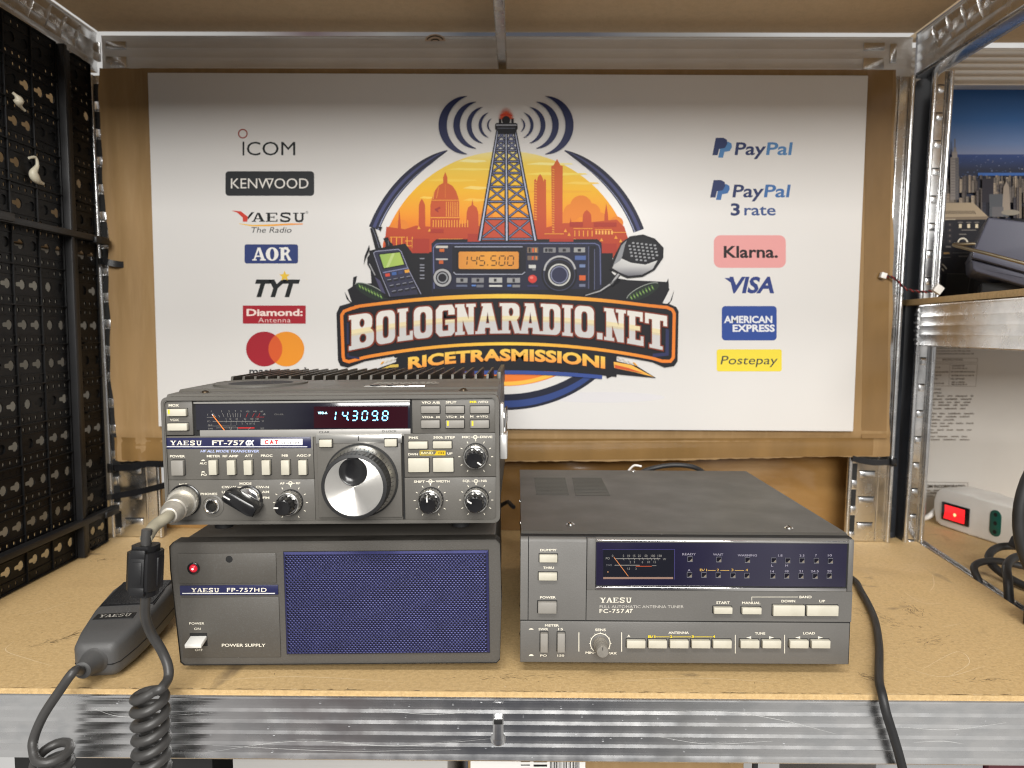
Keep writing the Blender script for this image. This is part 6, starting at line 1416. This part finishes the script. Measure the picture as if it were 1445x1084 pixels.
PC = [(104, 96, 88), (78, 72, 70), (56, 54, 58), (122, 110, 98), (44, 44, 52), (90, 84, 80), (134, 122, 108)]
for row, (yb, h0, h1, n_) in enumerate(((146, 3, 9, 190), (154, 6, 17, 170), (168, 8, 26, 130), (190, 10, 38, 90))):
    for i in range(n_):
        x = rnd.uniform(1, 515); h = rnd.uniform(h0, h1); w_ = rnd.uniform(1.6, 4+row*2.2); c = rnd.choice(PC); k.rect(x, yb-h, x+w_, yb+8, c)
        k.rect(x+w_*.62, yb-h, x+w_, yb+8, tuple(q_*.7 for q_ in c))
        if row: 
            for j in range(int(h/5)): k.rect(x+1, yb-h+2+j*5, x+w_*.55, yb-h+3+j*5, tuple(q_*.75 for q_ in c))
    k.layer()
k.rect(21, 112, 33, 172, (112, 106, 102)); k.rect(28, 112, 33, 172, (78, 76, 78)); k.rect(23.5, 104, 31, 113, (118, 112, 108)); k.rect(25.5, 98, 29.5, 105, (106, 102, 100)); k.rect(26.5, 86, 28.4, 99, (84, 84, 90))
for j in range(14): k.rect(22, 114+j*4, 32, 115+j*4, (88, 84, 82))
k.rect(66, 142, 82, 176, (40, 38, 44)); k.rect(76, 164, 104, 196, (70, 72, 76)); k.poly([(96, 154), (100, 146), (104, 154), (106, 190), (94, 190)], (122, 112, 102)); k.rect(80, 182, 96, 196, (84, 82, 84)); k.oval(106, 190, 13, 4, (116, 110, 100)); k.layer()
k.zoom(1300, 280, 7.228)
k.poly([(60, 48), (530, 44), (680, 185), (60, 196)], (136, 122, 102)); k.layer()
for i in range(26): x = 110+i*17; k.line([(x, 126), (x+16+i*.2, 160)], 6, (60, 52, 44))
k.poly([(60, 196), (690, 186), (690, 215), (60, 222)], (104, 92, 78)); k.rect(60, 210, 350, 222, (150, 138, 120)); k.poly([(60, 222), (2000, 200), (2000, 770), (60, 770)], (30, 30, 34)); k.layer()
for j, y in enumerate((268, 325, 382, 438)):
    for x in (130, 215, 292): k.rect(x-12, y-12, x+14, y+12, (52, 46, 46)); k.rect(x-28, y-20, x+24, y+20, (38, 37, 40)); k.rect(x-7, y-9, x+6, y+9, (82, 74, 70))
for x, c in ((150, (118, 92, 60)), (258, (122, 96, 60))): k.rect(x-50, 545, x+50, 575, (44, 42, 44)); k.layer(-.03); k.rect(x-32, 550, x+30, 568, c); k.layer(-.03)
for x in (120, 250): k.rect(x, 485, x+56, 503, (84, 80, 78))
for x in (398, 484, 566): k.rect(x-14, 262, x+14, 302, (178, 166, 142)); k.rect(x-26, 240, x+26, 250, (92, 88, 86))
k.rect(410, 320, 560, 328, (100, 96, 92)); k.rect(386, 362, 460, 372, (100, 96, 92)); k.rect(320, 552, 520, 560, (64, 62, 62)); k.rect(140, 596, 300, 604, (70, 66, 66)); k.rect(380, 584, 520, 598, (72, 70, 70))
k.ring(424, 456, 48, 15, (176, 170, 156), 180, 360); k.ring(600, 456, 48, 15, (176, 170, 156), 180, 260)
k.ring(150, 770, 118, 10, (150, 144, 132), 186, 335, ry=116); k.ring(150, 775, 86, 9, (164, 158, 146), 186, 335, ry=78)
k.layer(); k.poly([(60, 770), (2000, 760), (2000, 1010), (60, 1010)], (20, 21, 24)); k.layer(); k.poly([(260, 772), (490, 770), (460, 990), (240, 990)], (34, 35, 36)); k.poly([(545, 840), (850, 830), (840, 990), (530, 990)], (32, 33, 36)); k.line([(262, 768), (500, 772)], 6, (62, 62, 60)); k.line([(505, 775), (468, 990)], 12, (52, 52, 52))
k.done('poster_print', INKG, po)
# blue-grey case with a wire bail, tipped down to the right
CP = Pose(490, 268, 0, yaw=-.5)
bc = thing('equipment_case', 'blue-grey plastic equipment case with wire stand at the right on the middle shelf', 'case', CP.world())
cpt = lambda x, y, yd=0: CP.loc(1300+x/7.228, 280+y/7.228, yd)
BLC = layered('blue_grey_plastic', (.075, .078, .112), [((.062, .066, .098), 20, (1, 1, 1), .42, .68, .6)], rough=.5, bump=.1, bscale=900)
b = MB(); sl = (760-610)/(1048-515)
zs = 286.9
lidp = [cpt(680, 195), cpt(1900, 350), cpt(1900, 610+sl*1385), cpt(515, 612), cpt(507, 585), cpt(530, 545)]
b.prism(lidp, -3, 96, bev=2., seg=3); b.build('case_lid', BLC, bc)
p_ = [cpt(512, 622), cpt(1900, 622+sl*1388), cpt(1900, 1020), cpt(1330, 975), cpt(555, 748), cpt(520, 715)]
b = MB(); b.prism([(x, max(z, zs+.2)) for x, z in p_], .5, 94, bev=2., seg=3); b.build('case_body', BLC, bc)
b = MB(); b.prism([cpt(530, 535, -4), cpt(1900, 535+sl*1370, -4), cpt(1900, 600+sl*1385, -4), cpt(520, 602, -4)], -5, 1, bev=1.4); b.build('front_lip', BLC, bc)
b = MB(); b.tube([(x, y, z) for x, y, z in [(*cpt(545, 462, 4), 0)][:0]] + [Vector((cpt(u, v, y)[0], y, cpt(u, v, y)[1])) for u, v, y in ((545, 463, -4), (400, 468, -9), (345, 466, -14), (330, 474, -17), (350, 484, -18), (700, 570, -22), (1048, 662, -28), (1500, 790, -34))], 1.75, n=12)
b.build('wire_stand', mat('brass_wire', (.36, .31, .22), .35, 1., var=.2, vscale=90), bc)
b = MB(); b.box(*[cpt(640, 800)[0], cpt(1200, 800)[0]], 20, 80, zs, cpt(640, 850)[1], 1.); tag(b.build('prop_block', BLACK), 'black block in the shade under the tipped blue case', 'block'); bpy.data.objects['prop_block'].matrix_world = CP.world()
# twisted red and black pair with white connectors
a0, a1 = at(1246, 389, 'y', 318), at(1322, 409, 'y', 300)
ctr = spline([a0, at(1262, 393, 'y', 316), at(1277, 407, 'y', 312), at(1292, 411, 'y', 308), at(1308, 412, 'y', 306), a1], 12)
tw = thing('wire_pair', 'thin twisted red and black wire with white end plugs on right post', 'wire', Matrix.Translation(a0*MM))
for ph, m_, nm in ((0, mat('red_wire', (.20, .012, .014), .4, var=.2, vscale=90), 'red_wire'), (math.pi, RUB, 'black_wire')):
    b = MB(); b.tube([p+Vector((0, 1.0*math.cos(i*.9+ph), 1.0*math.sin(i*.9+ph)))-a0 for i, p in enumerate(ctr)], .8, n=8); b.build(nm, m_, tw)
for p, s_, ry in ((a0, 3.2, .3), (a1+Vector((1, 0, .5)), 4.6, .6)): b = MB(); b.box(-s_, s_, -3, 3, -s_, s_, .6, T=Matrix.Translation(p-a0) @ Matrix.Rotation(ry, 4, 'Y')); b.build('end_plug', WHITEP, tw)
